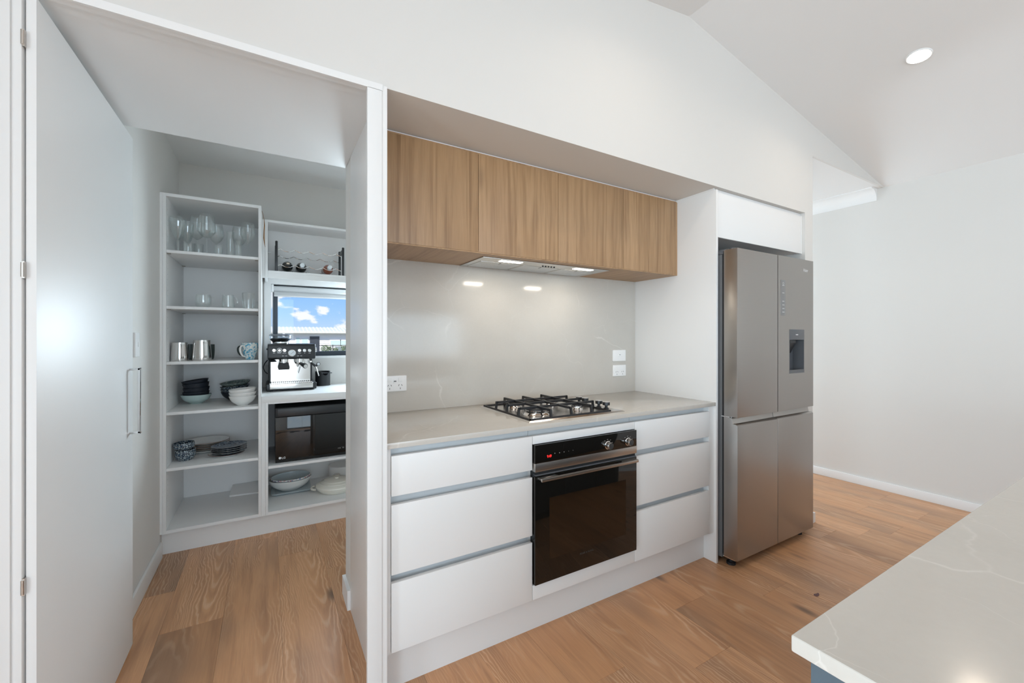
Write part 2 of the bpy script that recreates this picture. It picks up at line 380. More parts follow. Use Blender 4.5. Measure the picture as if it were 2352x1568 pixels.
def TEXT(name, s, size, loc, m, parent, rot=(math.pi / 2, 0, 0), extrude=0.0003, align='LEFT', sx=1.0, bold=0.0):
    c = bpy.data.curves.new(name, 'FONT'); c.body = s; c.size = size; c.extrude = extrude; c.align_x = align; c.resolution_u = 3; c.offset = bold
    t = bpy.data.objects.new(name + '_curve', c); COL.objects.link(t); t.scale = (sx, 1, 1)
    bpy.context.view_layer.update()
    me = bpy.data.meshes.new_from_object(t.evaluated_get(bpy.context.evaluated_depsgraph_get()))
    bpy.data.objects.remove(t, do_unlink=True); bpy.data.curves.remove(c)
    for v in me.vertices: v.co.x *= sx
    me.materials.clear(); me.materials.append(MATS[m])
    o = bpy.data.objects.new(name, me); COL.objects.link(o); o.rotation_euler = rot
    po = Vector((0, 0, 0))
    if parent is not None: o.parent = parent; po = ORG[parent.name]
    o.location = Vector(loc) - po; ORG[o.name] = Vector(loc); return o

# ------------------------------------------------------------------ the setting
YB = 1.455           # face of the bulkhead wall
ZB = 2.137           # underside of the bulkhead
RX, RZ, SR, SLF = 1.95, 3.005, 0.181, 0.141    # ridge of the vaulted ceiling, slopes right and left
XR = 4.47            # right wall
zc = lambda x: RZ - (SR * (x - RX) if x > RX else SLF * (RX - x))
YK = 2.075           # splashback face
YW = 2.225           # pantry side of the kitchen wall
PX, PY, PZ = -0.545, 3.72, 2.515               # pantry: left wall, back wall, ceiling
ZH = 2.547           # hall ceiling

floor = MB().box(-3.0, XR + 0.1, -5.0, 4.5, -0.06, -0.012).obj('floor', 'dark_gap', None, kind='structure', smooth=0)
# oak planks, running away from the kitchen wall
PWID, P0 = 0.2297, 0.0505
known = {6: 1.04, 7: 1.312, 14: 1.2015, 16: 1.376, -2: 2.3215, 0: 2.797, -3: 2.687, 4: 1.184, -1: 3.095}
rp = random.Random(3); PLEN = 1.52
for k in range(-13, 20):
    x0 = P0 + k * PWID; x1 = min(x0 + PWID, XR)
    if x1 - x0 < 0.02: continue
    y = known.get(k, rp.uniform(0.1, 1.5))
    while y > -1.6: y -= PLEN
    ymax = 3.3 if -4 < k < 8 else (4.45 if k >= 14 else 2.2)
    while y < ymax:
        a, b = max(y, -5.0), min(y + PLEN, ymax)
        if b - a > 0.05:
            MB().box(x0 + 0.0002, x1 - 0.0002, a + 0.0002, b - 0.0002, -0.0125, 0.0).obj('plank', 'floor_oak', floor, bevel=0.0005, bseg=1, smooth=0, org=((x0 + x1) / 2, (a + b) / 2, -0.006))
        y += PLEN
MB().box(-3.0, XR, -5.0, -1.6 - PLEN + 0.0, -0.0125, -0.0005).obj('rear_planks', 'floor_oak', floor, kind='stuff')

# bulkhead with the gable above it
MB().prism([(-3.0, ZB), (3.275, ZB), (3.275, zc(3.275) + 0.06), (RX, RZ + 0.06), (-3.0, zc(-3.0) + 0.06)], 'Y', YB, YW).prism([(3.275, ZH), (XR + 0.05, ZH), (XR + 0.05, zc(XR + 0.05) + 0.06), (3.275, zc(3.275) + 0.06)], 'Y', YB, YB + 0.015).obj('wall_bulkhead', 'wall_paint', None, kind='structure', smooth=0)
MB().box(0.335, 3.275, YK + 0.0065, YW, -0.02, ZB).box(3.171, 3.275, YB, 4.5, -0.02, ZB).box(3.171, 3.275, YW, 4.5, ZB, ZH).obj('wall_kitchen', 'wall_paint', None, kind='structure', smooth=0)
MB().box(XR, XR + 0.12, -5.0, 4.6, -0.02, 3.0).obj('wall_right', 'wall_paint', None, kind='structure', smooth=0)
MB().box(-3.0, PX, YB, YB + 0.10, -0.02, ZB).box(PX - 0.10, PX, YB + 0.10, PY, -0.02, 2.6).obj('wall_pantry_left', 'wall_paint', None, kind='structure', smooth=0)
# pantry back wall around the window
WX0, WX1, WZ0, WZ1 = 0.016, 1.35, 1.135, 1.70
MB().box(PX - 0.1, WX0, PY, PY + 0.14, -0.02, 2.6).box(WX1, 2.1, PY, PY + 0.14, -0.02, 2.6).box(WX0, WX1, PY, PY + 0.14, -0.02, WZ0).box(WX0, WX1, PY, PY + 0.14, WZ1, 2.6).obj('wall_pantry_back', 'wall_paint', None, kind='structure', smooth=0)
BX('wall_pantry_right', 'wall_paint', None, 2.0, 2.1, YW, PY, -0.02, 2.6, kind='structure', smooth=0)
BX('ceiling_pantry', 'ceiling_paint', None, PX - 0.1, 2.1, YW, PY, PZ, PZ + 0.1, kind='structure', smooth=0)
MB().prism([(-3.0, zc(-3.0)), (RX, RZ), (XR + 0.05, zc(XR + 0.05)), (XR + 0.05, 3.2), (-3.0, 3.2)], 'Y', -5.0, YB + 0.02).obj('ceiling', 'ceiling_paint', None, kind='structure', smooth=0)
BX('ceiling_doorway', 'trim_paint', None, PX, 0.3335, 1.53, YW, ZB - 0.006, ZB + 0.001, kind='structure', smooth=0)
BX('ceiling_hall', 'ceiling_paint', None, 3.275, XR + 0.05, YB + 0.015, 4.5, ZH, ZH + 0.1, kind='structure', smooth=0)
BX('wall_added_shade', 'wall_paint', None, -1.0, -0.9, 0.85, YB, -0.02, 2.62, kind='structure', smooth=0)  # unseen wall stub, added to shade the left jamb and bulkhead end
# walls behind the camera, with glazed openings
MB().box(-3.1, -3.0, -5.1, -4.4, -0.02, 3.2).box(-3.1, -3.0, -2.0, -0.7, -0.02, 3.2).box(-3.1, -3.0, 1.3, 1.56, -0.02, 3.2).box(-3.1, -3.0, -4.4, 1.3, 2.1, 3.2).box(-3.1, -3.0, -4.4, 1.3, -0.02, 0.04).obj('wall_left', 'wall_paint', None, kind='structure', smooth=0)
MB().box(-3.1, -1.25, -5.1, -5.0, -0.02, 3.2).box(3.05, 4.6, -5.1, -5.0, -0.02, 3.2).box(-1.25, 3.05, -5.1, -5.0, 2.35, 3.2).box(-1.25, 3.05, -5.1, -5.0, -0.02, 0.12).obj('wall_back', 'wall_paint', None, kind='structure', smooth=0)
MB().box(3.171, 3.35, 4.5, 4.6, -0.02, 2.65).box(4.39, 4.59, 4.5, 4.6, -0.02, 2.65).box(3.35, 4.39, 4.5, 4.6, 2.2, 2.65).box(3.35, 4.39, 4.5, 4.6, -0.02, 0.15).obj('wall_hall_end', 'wall_paint', None, kind='structure', smooth=0)
def glazing(name, axis, p, a0, a1, z0, z1, n):
    o = T(name, None, None, (0, 0, 0)); o['kind'] = 'structure'
    m = MB(); w = 0.05
    for i in range(n + 1):
        t = a0 + (a1 - a0) * i / n; t0, t1 = max(a0, t - w / 2), min(a1, t + w / 2)
        if i == 0: t1 = a0 + w
        if i == n: t0 = a1 - w
        m.box(p - 0.03, p + 0.03, t0, t1, z0, z1) if axis == 'X' else m.box(t0, t1, p - 0.03, p + 0.03, z0, z1)
    for zz in (z0, z1 - w):
        m.box(p - 0.03, p + 0.03, a0, a1, zz, zz + w) if axis == 'X' else m.box(a0, a1, p - 0.03, p + 0.03, zz, zz + w)
    m.obj('window_frame', 'window_dark', o, smooth=0)
    if axis == 'X': BX('pane', 'pane_glass', o, p - 0.004, p + 0.004, a0 + w, a1 - w, z0 + w, z1 - w)
    else: BX('pane', 'pane_glass', o, a0 + w, a1 - w, p - 0.004, p + 0.004, z0 + w, z1 - w)
glazing('window_2', 'X', -3.05, -0.7, 1.3, 0.04, 2.1, 2)
glazing('window_6', 'X', -3.05, -4.4, -2.0, 0.04, 2.1, 2)
glazing('window_3', 'Y', -5.05, -1.25, 3.05, 0.12, 2.35, 4)
glazing('window_4', 'Y', 4.55, 3.35, 4.39, 0.15, 2.2, 1)

# skirting boards
BX('baseboard_right', 'trim_paint', None, XR - 0.012, XR, -5.0, 4.5, 0, 0.07, bevel=0.003, kind='structure')
BX('baseboard_pantry', 'trim_paint', None, PX, PX + 0.013, 1.60, 3.13, 0, 0.092, bevel=0.004, kind='structure')
MB().box(0.320, 0.335, YK + 0.005, YW + 0.012, 0, 0.092).box(0.335, 2.0, YW, YW + 0.012, 0, 0.092).obj('baseboard_nib', 'trim_paint', None, kind='structure', smooth=0)
MB().box(3.275, 3.287, YB - 0.012, 4.5, 0, 0.068).box(3.171, 3.275, YB - 0.012, YB, 0, 0.068).obj('baseboard_hall', 'trim_paint', None, kind='structure', smooth=0)
BX('baseboard_front', 'trim_paint', None, -3.0, -0.53, YB - 0.012, YB, 0, 0.092, kind='structure')
# coving in the hall, cut off flush with the bulkhead
cov = [(XR, ZH), (XR - 0.105, ZH), (XR - 0.105, ZH - 0.008)]
for i in range(9):
    t = i / 8 * math.pi / 2; cov.append((XR - 0.008 - 0.085 * (1 - math.sin(t)), ZH - 0.008 - 0.085 * (1 - math.cos(t))))
cov += [(XR - 0.008, ZH - 0.1), (XR, ZH - 0.1)]
MB().prism(cov, 'Y', YB + 0.045, 4.5).obj('trim_1', 'trim_paint', None, kind='structure', smooth=30)
# pantry doorway: head boards, jamb boards
BX('trim_2', 'trim_paint', None, -0.526, 0.334, 1.441, 1.450, ZB - 0.021, ZB + 0.001, kind='structure', smooth=0)
MB().box(-0.526, 0.334, 1.4502, 1.474, ZB - 0.019, ZB + 0.001).box(-0.526, 0.334, 1.474, 1.5302, ZB - 0.010, ZB + 0.001).obj('trim_6', 'trim_paint', None, kind='structure', smooth=0)
BX('trim_3', 'trim_paint', None, 0.2845, 0.3325, 1.441, 1.459, 0, ZB - 0.019, bevel=0.001, kind='structure')
MB().box(-0.5245, -0.5075, 1.447, 1.60, 0, ZB - 0.01).obj('trim_4', 'trim_paint', None, kind='structure', bevel=0.001)
BX('trim_5', 'trim_paint', None, -0.60, -0.5245, 1.441, YB + 0.001, 0, ZB, bevel=0.001, kind='structure')

# pantry door, standing open at a right angle
dtop = onX(303.6, 316.3, -0.486)[2]
door = T('door_1', None, None, (-0.495, 1.46, 0)); door['kind'] = 'structure'
BX('door_leaf', 'door_white', door, -0.504, -0.486, 1.457, 2.290, 0.012, dtop, bevel=0.0012)
hz0, hz1 = onX(300, 995, -0.486)[2], onX(300, 845, -0.486)[2]; hy = 2.245
MB().box(-0.486, -0.452, hy - 0.006, hy + 0.006, hz1 - 0.009, hz1).box(-0.486, -0.452, hy - 0.006, hy + 0.006, hz0, hz0 + 0.009).box(-0.461, -0.452, hy - 0.006, hy + 0.006, hz0, hz1).obj('door_handle', 'chrome', door, bevel=0.0015, label='chrome bar handle')
for v in (90, 620, 1345):
    z = onY(56, v, 1.455)[2]
    MB().box(-0.5075, -0.503, 1.447, 1.474, z - 0.02, z + 0.02).cyl((-0.5055, 1.446, z - 0.017), 0.0035, 0.034).obj('hinge', 'brushed_steel', door)

# ------------------------------------------------------------------ pantry window
win = T('window_1', None, None, (WX0, PY, WZ0)); win['kind'] = 'structure'
AX0 = onY(607, 640, PY)[0]
MB().box(AX0, WX0, PY - 0.014, PY, WZ0 - 0.06, WZ1 + 0.045).box(WX0, WX1 + 0.05, PY - 0.014, PY, WZ1, WZ1 + 0.045).box(WX1, WX1 + 0.05, PY - 0.014, PY, WZ0 - 0.06, WZ1).obj('architrave', 'trim_paint', win, smooth=0)
BX('window_sill', 'trim_paint', win, WX0, WX1, PY - 0.02, PY + 0.10, WZ0 - 0.018, WZ0, bevel=0.002)
MB().box(WX0, WX0 + 0.003, PY - 0.014, PY + 0.10, WZ0, WZ1).box(WX0, WX1, PY - 0.014, PY + 0.10, WZ1 - 0.003, WZ1).obj('reveal', 'trim_paint', win, smooth=0)
fw = 0.036; fy0, fy1 = PY + 0.055, PY + 0.10
MB().box(WX0 + 0.012, WX0 + 0.012 + fw, fy0, fy1, WZ0, WZ1).box(WX1 - fw, WX1, fy0, fy1, WZ0, WZ1).box(WX0, WX1, fy0, fy1, WZ0, WZ0 + fw).box(WX0, WX1, fy0, fy1, WZ1 - fw, WZ1).obj('window_frame', 'window_dark', win, smooth=0, label='dark blue-grey aluminium frame')
BX('pane', 'pane_glass', win, WX0 + 0.012 + fw, WX1 - fw, fy0 + 0.02, fy0 + 0.026, WZ0 + fw, WZ1 - fw)
bl = T('roller_blind', 'grey roller blind rolled up at the top of the pantry window', 'blind', (WX0 + 0.02, PY + 0.02, WZ1 - 0.05))
MB().cyl((WX0 + 0.02, PY + 0.022, WZ1 - 0.034), 0.021, WX1 - WX0 - 0.04, 'X').obj('roll', 'blind_fabric', bl)
BX('blind_fabric', 'blind_fabric', bl, WX0 + 0.022, WX1 - 0.02, PY + 0.040, PY + 0.043, WZ1 - 0.086, WZ1 - 0.032)
BX('bottom_bar', 'white_plastic', bl, WX0 + 0.022, WX1 - 0.02, PY + 0.036, PY + 0.047, WZ1 - 0.094, WZ1 - 0.084, bevel=0.002)
BX('bracket', 'white_plastic', bl, WX0 + 0.004, WX0 + 0.02, PY + 0.0, PY + 0.044, WZ1 - 0.062, WZ1 - 0.004, bevel=0.002)
ch = MB()
for x in (WX0 + 0.008, WX0 + 0.014):
    z = WZ1 - 0.06
    while z > WZ0 + 0.012: ch.ball((x, PY + 0.012, z), 0.0022, 0.0022, 0.0022, 6, 4); z -= 0.0062
ch.obj('bead_chain', 'white_plastic', bl, kind='stuff')

# ------------------------------------------------------------------ outside: neighbour's house, fence, shrubs
GZ = -0.70
BX('ground', 'grass', None, -60, 90, 4.7, 120, GZ - 0.2, GZ, kind='structure', smooth=0)
NY = 45.0
def nb(zx, zy, Y=NY): return onY(600 + zx * 0.10204, 740 + zy * 0.10204, Y)
house = T('house', 'long white weatherboard house with pale ribbed roof seen through the pantry window', 'house', (5, NY, GZ))
ez = nb(1000, 222)[2]; rz = nb(1000, 110, NY + 2.6)[2]
BX('wall', 'neighbour_wall', house, -9, 24, NY, NY + 8, GZ, ez)
wb = MB(); z = GZ + 0.1
while z < ez - 0.05: wb.prism([(NY - 0.028, z), (NY + 0.01, z + 0.16), (NY + 0.01, z)], 'X', -9, 24); z += 0.17
wb.obj('weatherboards', 'neighbour_wall', house, kind='stuff', smooth=0)
MB().prism([(NY - 0.45, ez), (NY + 2.6, rz), (NY + 8.5, rz - 0.2), (NY + 8.5, ez)], 'X', -9.4, 24.4).obj('roof', 'neighbour_roof', house, smooth=0)
rb = MB(); x = -9.3
while x < 24.3:
    rb.prism([(NY - 0.46, ez + 0.03), (NY + 2.6, rz + 0.035), (NY + 2.6, rz), (NY - 0.46, ez)], 'X', x, x + 0.06); x += 0.34
rb.obj('roof_ribs', 'neighbour_wall', house, kind='stuff', smooth=0)
BX('gutter', 'gutter', house, -9.4, 24.4, NY - 0.55, NY - 0.42, ez - 0.10, ez + 0.03)
for nm, ax, bx_, ay, by_, mm in (('window', 785, 865, 345, 560, 'neighbour_glass'), ('window', 915, 1045, 365, 560, 'neighbour_glass'), ('window', 1560, 1780, 408, 516, 'neighbour_glass'), ('window', 1790, 2050, 408, 516, 'neighbour_glass'), ('window', 300, 480, 345, 516, 'neighbour_glass'), ('door', 1110, 1290, 332, 700, 'neighbour_door')):
    p, q = nb(ax, ay), nb(bx_, by_)
    f = BX(nm, 'neighbour_wall' if nm == 'window' else mm, house, p[0] - 0.07, q[0] + 0.07, NY - 0.07, NY, max(q[2], GZ) - 0.06, p[2] + 0.07)
    BX('pane' if nm == 'window' else 'door_panel', mm, f, p[0], q[0], NY - 0.085, NY - 0.06, max(q[2], GZ), p[2])
p = nb(480, 225); BX('downpipe', 'neighbour_wall', house, p[0], p[0] + 0.18, NY - 0.5, NY - 0.38, ez - 0.42, ez)
FYD = 38.0
fence = T('fence', 'black metal railing fence in front of the neighbouring house', 'fence', (8, FYD, GZ))
ft = nb(1300, 514, FYD)[2]; fx0 = nb(1300, 514, FYD)[0]
MB().box(fx0, fx0 + 9, FYD - 0.02, FYD + 0.02, ft - 0.05, ft).box(fx0, fx0 + 9, FYD - 0.02, FYD + 0.02, GZ + 0.08, GZ + 0.12).obj('rail', 'matte_black', fence)
bb = MB(); x = fx0
while x < fx0 + 9: bb.box(x, x + 0.014, FYD - 0.008, FYD + 0.008, GZ + 0.08, ft); x += 0.115
bb.obj('bars', 'matte_black', fence, kind='stuff', smooth=0)
px = nb(1612, 514, FYD)[0]
for i in range(4): BX('post', 'matte_black', fence, px - 0.03 + (i - 1) * 2.3, px + 0.03 + (i - 1) * 2.3, FYD - 0.03, FYD + 0.03, GZ, ft + 0.03)
def shrub(u, v, Y, r, h, label):
    c = nb(u, v, Y); t = T('shrub', label, 'shrub', (c[0], Y, GZ), 'shrubs behind the railing fence'); rr = random.Random(int(u))
    lf = MB()
    for _ in range(260):
        a, b_, q = rr.uniform(0, 6.28), rr.uniform(0, 1), rr.uniform(0, 1) ** 0.5
        px_, py_, pz_ = c[0] + math.cos(a) * r * q * (1 - 0.5 * b_), Y + math.sin(a) * r * q, GZ + 0.12 + b_ * h
        d = Vector((rr.uniform(-1, 1), rr.uniform(-1, 1), rr.uniform(0.2, 1))).normalized() * 0.14; e = d.cross(Vector((rr.uniform(-1, 1), rr.uniform(-1, 1), 0.1))).normalized() * 0.045
        P = Vector((px_, py_, pz_)); lf.add([P - d * 0.5, P + e, P + d * 0.6, P - e], [(0, 1, 2, 3)])
    lf.obj('foliage', 'leaf', t, kind='stuff', smooth=0)
    MB().tube([(c[0], Y, GZ), (c[0] + 0.03, Y, GZ + h * 0.6)], 0.03, 6).obj('stem', 'spot_brown', t)
shrub(1425, 570, 39.0, 0.42, 1.25, 'pale green shrub behind the railing, beside the dark house door')
shrub(1530, 580, 40.1, 0.36, 1.1, 'slim green shrub between the door shrub and the fence post')
shrub(1665, 590, 39.0, 0.40, 1.0, 'rounded green shrub just past the black fence post')
shrub(1850, 580, 39.6, 0.42, 1.15, 'green shrub standing over the grey planter beyond the fence')
c0 = nb(1800, 600, 40.6); BX('planter', 'hedge_box', None, c0[0] - 0.45, c0[0] + 1.2, 40.4, 40.9, GZ, nb(1800, 552, 40.5)[2], label='grey box planter behind the railing below the wide house window', cat='planter', bevel=0.02)

# ------------------------------------------------------------------ kitchen base run
ZT = 0.9145                                  # bench top
XL, XP = 0.3505, 2.197                       # left end panel face, fridge side panel face
BX('end_panel', 'white_laminate', None, 0.3335, XL, 1.445, YK + 0.006, 0, ZB, bevel=0.0008, label='tall white end panel between the pantry doorway and the oven bench', cat='panel')
BX('side_panel', 'white_laminate', None, XP, XP + 0.0165, 1.462, YK + 0.006, 0, ZB - 0.012, bevel=0.0008, label='tall white gable panel between the bench and the fridge', cat='panel')
BX('shadow_strip', 'trim_paint', None, XP + 0.003, XP + 0.012, 1.48, YK, ZB - 0.013, ZB, label='thin white packer above the gable panel beside the fridge', cat='strip')
BX('kickboard', 'white_laminate', None, XL, XP, 1.541, 1.556, 0, 0.172, label='long white kickboard under the oven bench', cat='kickboard')
DF0, DF1 = 1.4712, 1.489                     # drawer fronts
def drawers(x0, x1, label, cx0, cx1):
    t = T('drawer_cabinet', label, 'cabinet', ((x0 + x1) / 2, 1.8, 0.172), None)
    MB().box(cx0, cx1, 1.512, YK - 0.002, 0.172, 0.188).box(cx0, cx0 + 0.016, 1.512, YK - 0.002, 0.172, 0.893).box(cx1 - 0.016, cx1, 1.512, YK - 0.002, 0.172, 0.893).box(cx0, cx1, YK - 0.012, YK - 0.002, 0.172, 0.893).obj('carcass', 'white_board', t, smooth=0)
    for a, b in ((0.1775, 0.4205), (0.4495, 0.6945), (0.7250, 0.8665)):
        d = BX('drawer_front', 'white_laminate', t, x0, x1, DF0, DF1, a, b, bevel=0.0012)
        zt = 0.8935 if b > 0.8 else b + 0.0305
        BX('drawer_box', 'white_board', d, cx0 + 0.02, cx1 - 0.02, DF1 + 0.001, 2.0, a + 0.01, b - 0.035)
        MB().prism([(1.5115, b - 0.03), (1.5115, zt + 0.0008), (1.5085, zt + 0.0008), (1.5085, b - 0.012), (DF1, b - 0.012), (DF1, b - 0.03)], 'X', cx0 + 0.001, cx1 - 0.001).obj('handle_channel', 'aluminium', t, smooth=0, label='grey aluminium finger-pull channel')
    return t
tl = drawers(0.3712, 0.9575, 'white three-drawer cabinet between the tall end panel and the oven', 0.3705, 0.9585)
BX('filler_strip', 'white_laminate', tl, XL, 0.3695, 1.476, 1.52, 0.172, 0.893)
tr = drawers(1.5605, 2.1470, 'white three-drawer cabinet between the oven and the fridge panel', 1.5595, 2.149)
BX('filler_strip', 'white_laminate', tr, 2.1490, XP, 1.476, 1.52, 0.172, 0.893)
oc = T('oven_cabinet', 'white oven housing with plain rails above and below the black oven', 'cabinet', (1.2585, 1.8, 0.172))
BX('top_rail', 'white_laminate', oc, 0.9605, 1.5575, DF0, DF1, 0.8325, 0.8665, bevel=0.001)
BX('bottom_rail', 'white_laminate', oc, 0.9605, 1.5575, DF0, DF1, 0.1775, 0.2385, bevel=0.001)
MB().prism([(1.5115, 0.8365), (1.5115, 0.8943), (1.5085, 0.8943), (1.5085, 0.8545), (DF1, 0.8545), (DF1, 0.8365)], 'X', 0.9595, 1.5585).obj('handle_channel', 'aluminium', oc, smooth=0)
MB().box(0.9595, 0.9745, 1.512, YK - 0.002, 0.172, 0.893).box(1.5425, 1.5585, 1.512, YK - 0.002, 0.172, 0.893).box(0.9595, 1.5585, 1.49, YK - 0.002, 0.205, 0.222).obj('carcass', 'white_board', oc, smooth=0)

BX('benchtop', 'stone', None, XL, XP, 1.4635, YK + 0.004, 0.8945, ZT, bevel=0.001, label='pale stone benchtop holding the gas hob', cat='benchtop')
BX('splashback', 'stone', None, XL, XP, YK - 0.008, YK + 0.005, ZT, 1.668, bevel=0.0005, label='veined grey stone splashback behind the gas hob', cat='splashback')

# ------------------------------------------------------------------ oven
ov = T('oven', 'built-in black glass oven with steel trim between the white drawers', 'oven', (1.2585, 1.6, 0.24))
OX0, OX1 = 0.9622, 1.5558
BX('oven_body', 'black_plastic', ov, 0.976, 1.541, 1.478, 2.02, 0.245, 0.826)
cp = BX('control_panel', 'black_glass', ov, OX0, OX1, 1.456, 1.478, 0.7535, 0.8305, bevel=0.001)
BX('steel_strip', 'brushed_steel', ov, OX0, OX1, 1.4545, 1.478, 0.7185, 0.7532, bevel=0.001, label='brushed steel strip')
dr = BX('oven_door', 'black_glass', ov, OX0, OX1, 1.456, 1.478, 0.2445, 0.7010, bevel=0.0012)
BX('door_window', 'oven_window', dr, 1.035, 1.483, 1.4556, 1.4562, 0.337, 0.600)
BX('door_cap', 'grey_plastic', dr, OX0 + 0.004, OX1 - 0.004, 1.458, 1.476, 0.7005, 0.706)
hd = MB()
hd.box(0.978, 1.541, 1.428, 1.4385, 0.6825, 0.6945)
for a, b in ((0.978, 1.075), (1.444, 1.541)): hd.prism([(a, 1.4385), (b, 1.4385), (b if a > 1.2 else b - 0.012, 1.4565), (a + 0.012 if a > 1.2 else a, 1.4565)], 'Z', 0.6865, 0.6945)
hd.obj('handle', 'brushed_steel', ov, bevel=0.0008, label='flat brushed steel handle')
BX('vent_grille', 'matte_black', ov, 0.965, 1.552, 1.463, 1.485, 0.7055, 0.7185)
for xk in (1.374, 1.5035):
    k = MB().lathe([(0, -0.001), (0.0195, -0.001), (0.0195, -0.004), (0.0165, -0.006), (0.0155, -0.024), (0.0145, -0.026), (0, -0.026)], (xk * 1.0 - 0.008, 1.4565, 0.7815), 28, 'Y').obj('control_knob', 'polished_steel', ov)
    BX('knob_pointer', 'matte_black', k, xk - 0.0087, xk - 0.0073, 1.4298, 1.4306, 0.7835, 0.794)
    for a in range(-2, 3):
        t = a * 0.62
        BX('dial_mark', 'grey_print', cp, xk - 0.008 + math.sin(t) * 0.03 - 0.004, xk - 0.008 + math.sin(t) * 0.03 + 0.004, 1.4556, 1.4561, 0.7815 + math.cos(t) * 0.026 - 0.0008, 0.7815 + math.cos(t) * 0.026 + 0.0008)
TEXT('clock_digits', '9:49', 0.0165, (1.022, 1.4554, 0.7715), 'led_red', cp, sx=0.85)
for i in range(5):
    u, v = 1200 + (278, 318, 357, 396, 434)[i] * .26786, 960 + (301, 296, 289, 282, 275)[i] * .26786
    p = onY(u, v, 1.456); MB().cyl((p[0], 1.4556, p[2]), 0.0022 if i < 3 else 0.0012, 0.0005, 'Y', 12).obj('touch_symbol', 'grey_print', cp)
TEXT('lettering', 'FISHER & PAYKEL', 0.0115, (1.200, 1.4554, 0.3125), 'faint_print', dr, sx=0.92)

# ------------------------------------------------------------------ gas hob
hb = T('gas_hob', 'stainless steel four-burner gas hob set in the stone bench', 'hob', (1.25, 1.76, ZT))
HX0, HX1, HY0, HY1 = 0.966, 1.537, 1.511, 2.003
HZ = ZT + 0.0055
m = MB(); e = 0.012
m.add([(HX0, HY0, ZT), (HX1, HY0, ZT), (HX1, HY1, ZT), (HX0, HY1, ZT), (HX0 + e, HY0 + e, HZ), (HX1 - e, HY0 + e, HZ), (HX1 - e, HY1 - e, HZ), (HX0 + e, HY1 - e, HZ)],
      [(0, 1, 5, 4), (1, 2, 6, 5), (2, 3, 7, 6), (3, 0, 4, 7), (4, 5, 6, 7), (3, 2, 1, 0)]).obj('hob_plate', 'hob_steel', hb, smooth=0)
m = MB()
for a in ((0.984, 1.458, 1.53, 1.536), (0.984, 1.458, 1.978, 1.984), (0.984, 0.990, 1.53, 1.984), (1.452, 1.458, 1.53, 1.984)): m.box(*a, HZ, HZ + 0.006)
m.obj('trivet_base_frame', 'cast_iron', hb)
burn = [(1.104, 1.660, 0.056, 'wok'), (1.104, 1.872, 0.030, ''), (1.345, 1.655, 0.026, ''), (1.340, 1.872, 0.038, '')]
for bx_, by_, r, k in burn:
    b = MB().lathe([(r * 1.25, 0), (r * 1.1, 0.008), (r, 0.010), (r, 0.019), (r * 0.96, 0.021), (0, 0.021)], (bx_, by_, HZ), 40).obj('burner', 'polished_steel', hb)
    MB().lathe([(0, 0.021), (r * 0.93, 0.021), (r * 0.93, 0.0255), (r * 0.87, 0.0275), (r * (0.45 if k else 0.0), 0.0275)] + ([(r * 0.45, 0.021), (r * 0.42, 0.021)] if k else []), (bx_, by_, HZ), 40).obj('burner_cap', 'cast_iron', b)
    sl_ = MB()
    for q in range(36):
        t = q / 36 * 6.2832; cxq, cyq = bx_ + math.cos(t) * r, by_ + math.sin(t) * r
        sl_.cyl((cxq, cyq, HZ + 0.0145), 0.0011, 0.006, 'Z', 5)
    sl_.obj('flame_slots', 'matte_black', b, kind='stuff')
    if k:
        MB().lathe([(r * 0.42, 0.0), (r * 0.42, 0.022), (r * 0.36, 0.024), (0, 0.024)], (bx_, by_, HZ), 28).obj('inner_burner', 'polished_steel', b)
GT = 0.9515
zx = lambda u, v: onZ(1090 + u * 0.15306, 880 + v * 0.15306, GT + 0.004)
def bar(p0, p1, legs):
    d = (Vector(p1) - Vector(p0)).normalized(); n = Vector((-d.y, d.x, 0)) * 0.0048; q = MB()
    a, b = Vector(p0), Vector(p1)
    q.add([a - n, a + n, b + n, b - n] + [w + Vector((0, 0, 0.0105)) for w in (a - n, a + n, b + n, b - n)], [(0, 1, 2, 3), (7, 6, 5, 4), (0, 4, 5, 1), (1, 5, 6, 2), (2, 6, 7, 3), (3, 7, 4, 0)])
    for e_, sg in ((a, -1), (b, 1)):
        t = e_ + d * sg * 0.0015; z0 = HZ + 0.002
        q.add([Vector((t.x, t.y, z0)) + d * sg * 0.003 + s_ * n + d * o_ for s_ in (-1, 1) for o_ in (-0.005, 0.005)] + [e_ + Vector((0, 0, 0.0105)) + s_ * n + d * o_ for s_ in (-1, 1) for o_ in (-0.005, 0.005)],
              [(0, 1, 3, 2), (4, 6, 7, 5), (0, 4, 5, 1), (1, 5, 7, 3), (3, 7, 6, 2), (2, 6, 4, 0)])
    q.obj('trivet_bar', 'cast_iron', hb, smooth=0)
for yb in (1.648, 1.757, 1.866): bar((1.000, yb, GT - 0.003), (1.442, yb, GT - 0.003), 1)
for xb in (1.104, 1.221, 1.343): bar((xb, 1.546, GT - 0.0028), (xb, 1.968, GT - 0.0028), 1)
for ky in (1.600, 1.655, 1.765, 1.815):
    kn = MB().lathe([(0.0135, 0), (0.0135, 0.003), (0.0075, 0.005), (0.0075, 0.016), (0.0185, 0.018), (0.0185, 0.030), (0.0175, 0.0335)], (1.492, ky, HZ), 28).obj('control_knob', 'black_plastic', hb)
    MB().lathe([(0, 0.0336), (0.0175, 0.0336), (0.0165, 0.0352), (0, 0.0352)], (1.492, ky, HZ), 28).obj('knob_top', 'chrome', kn)

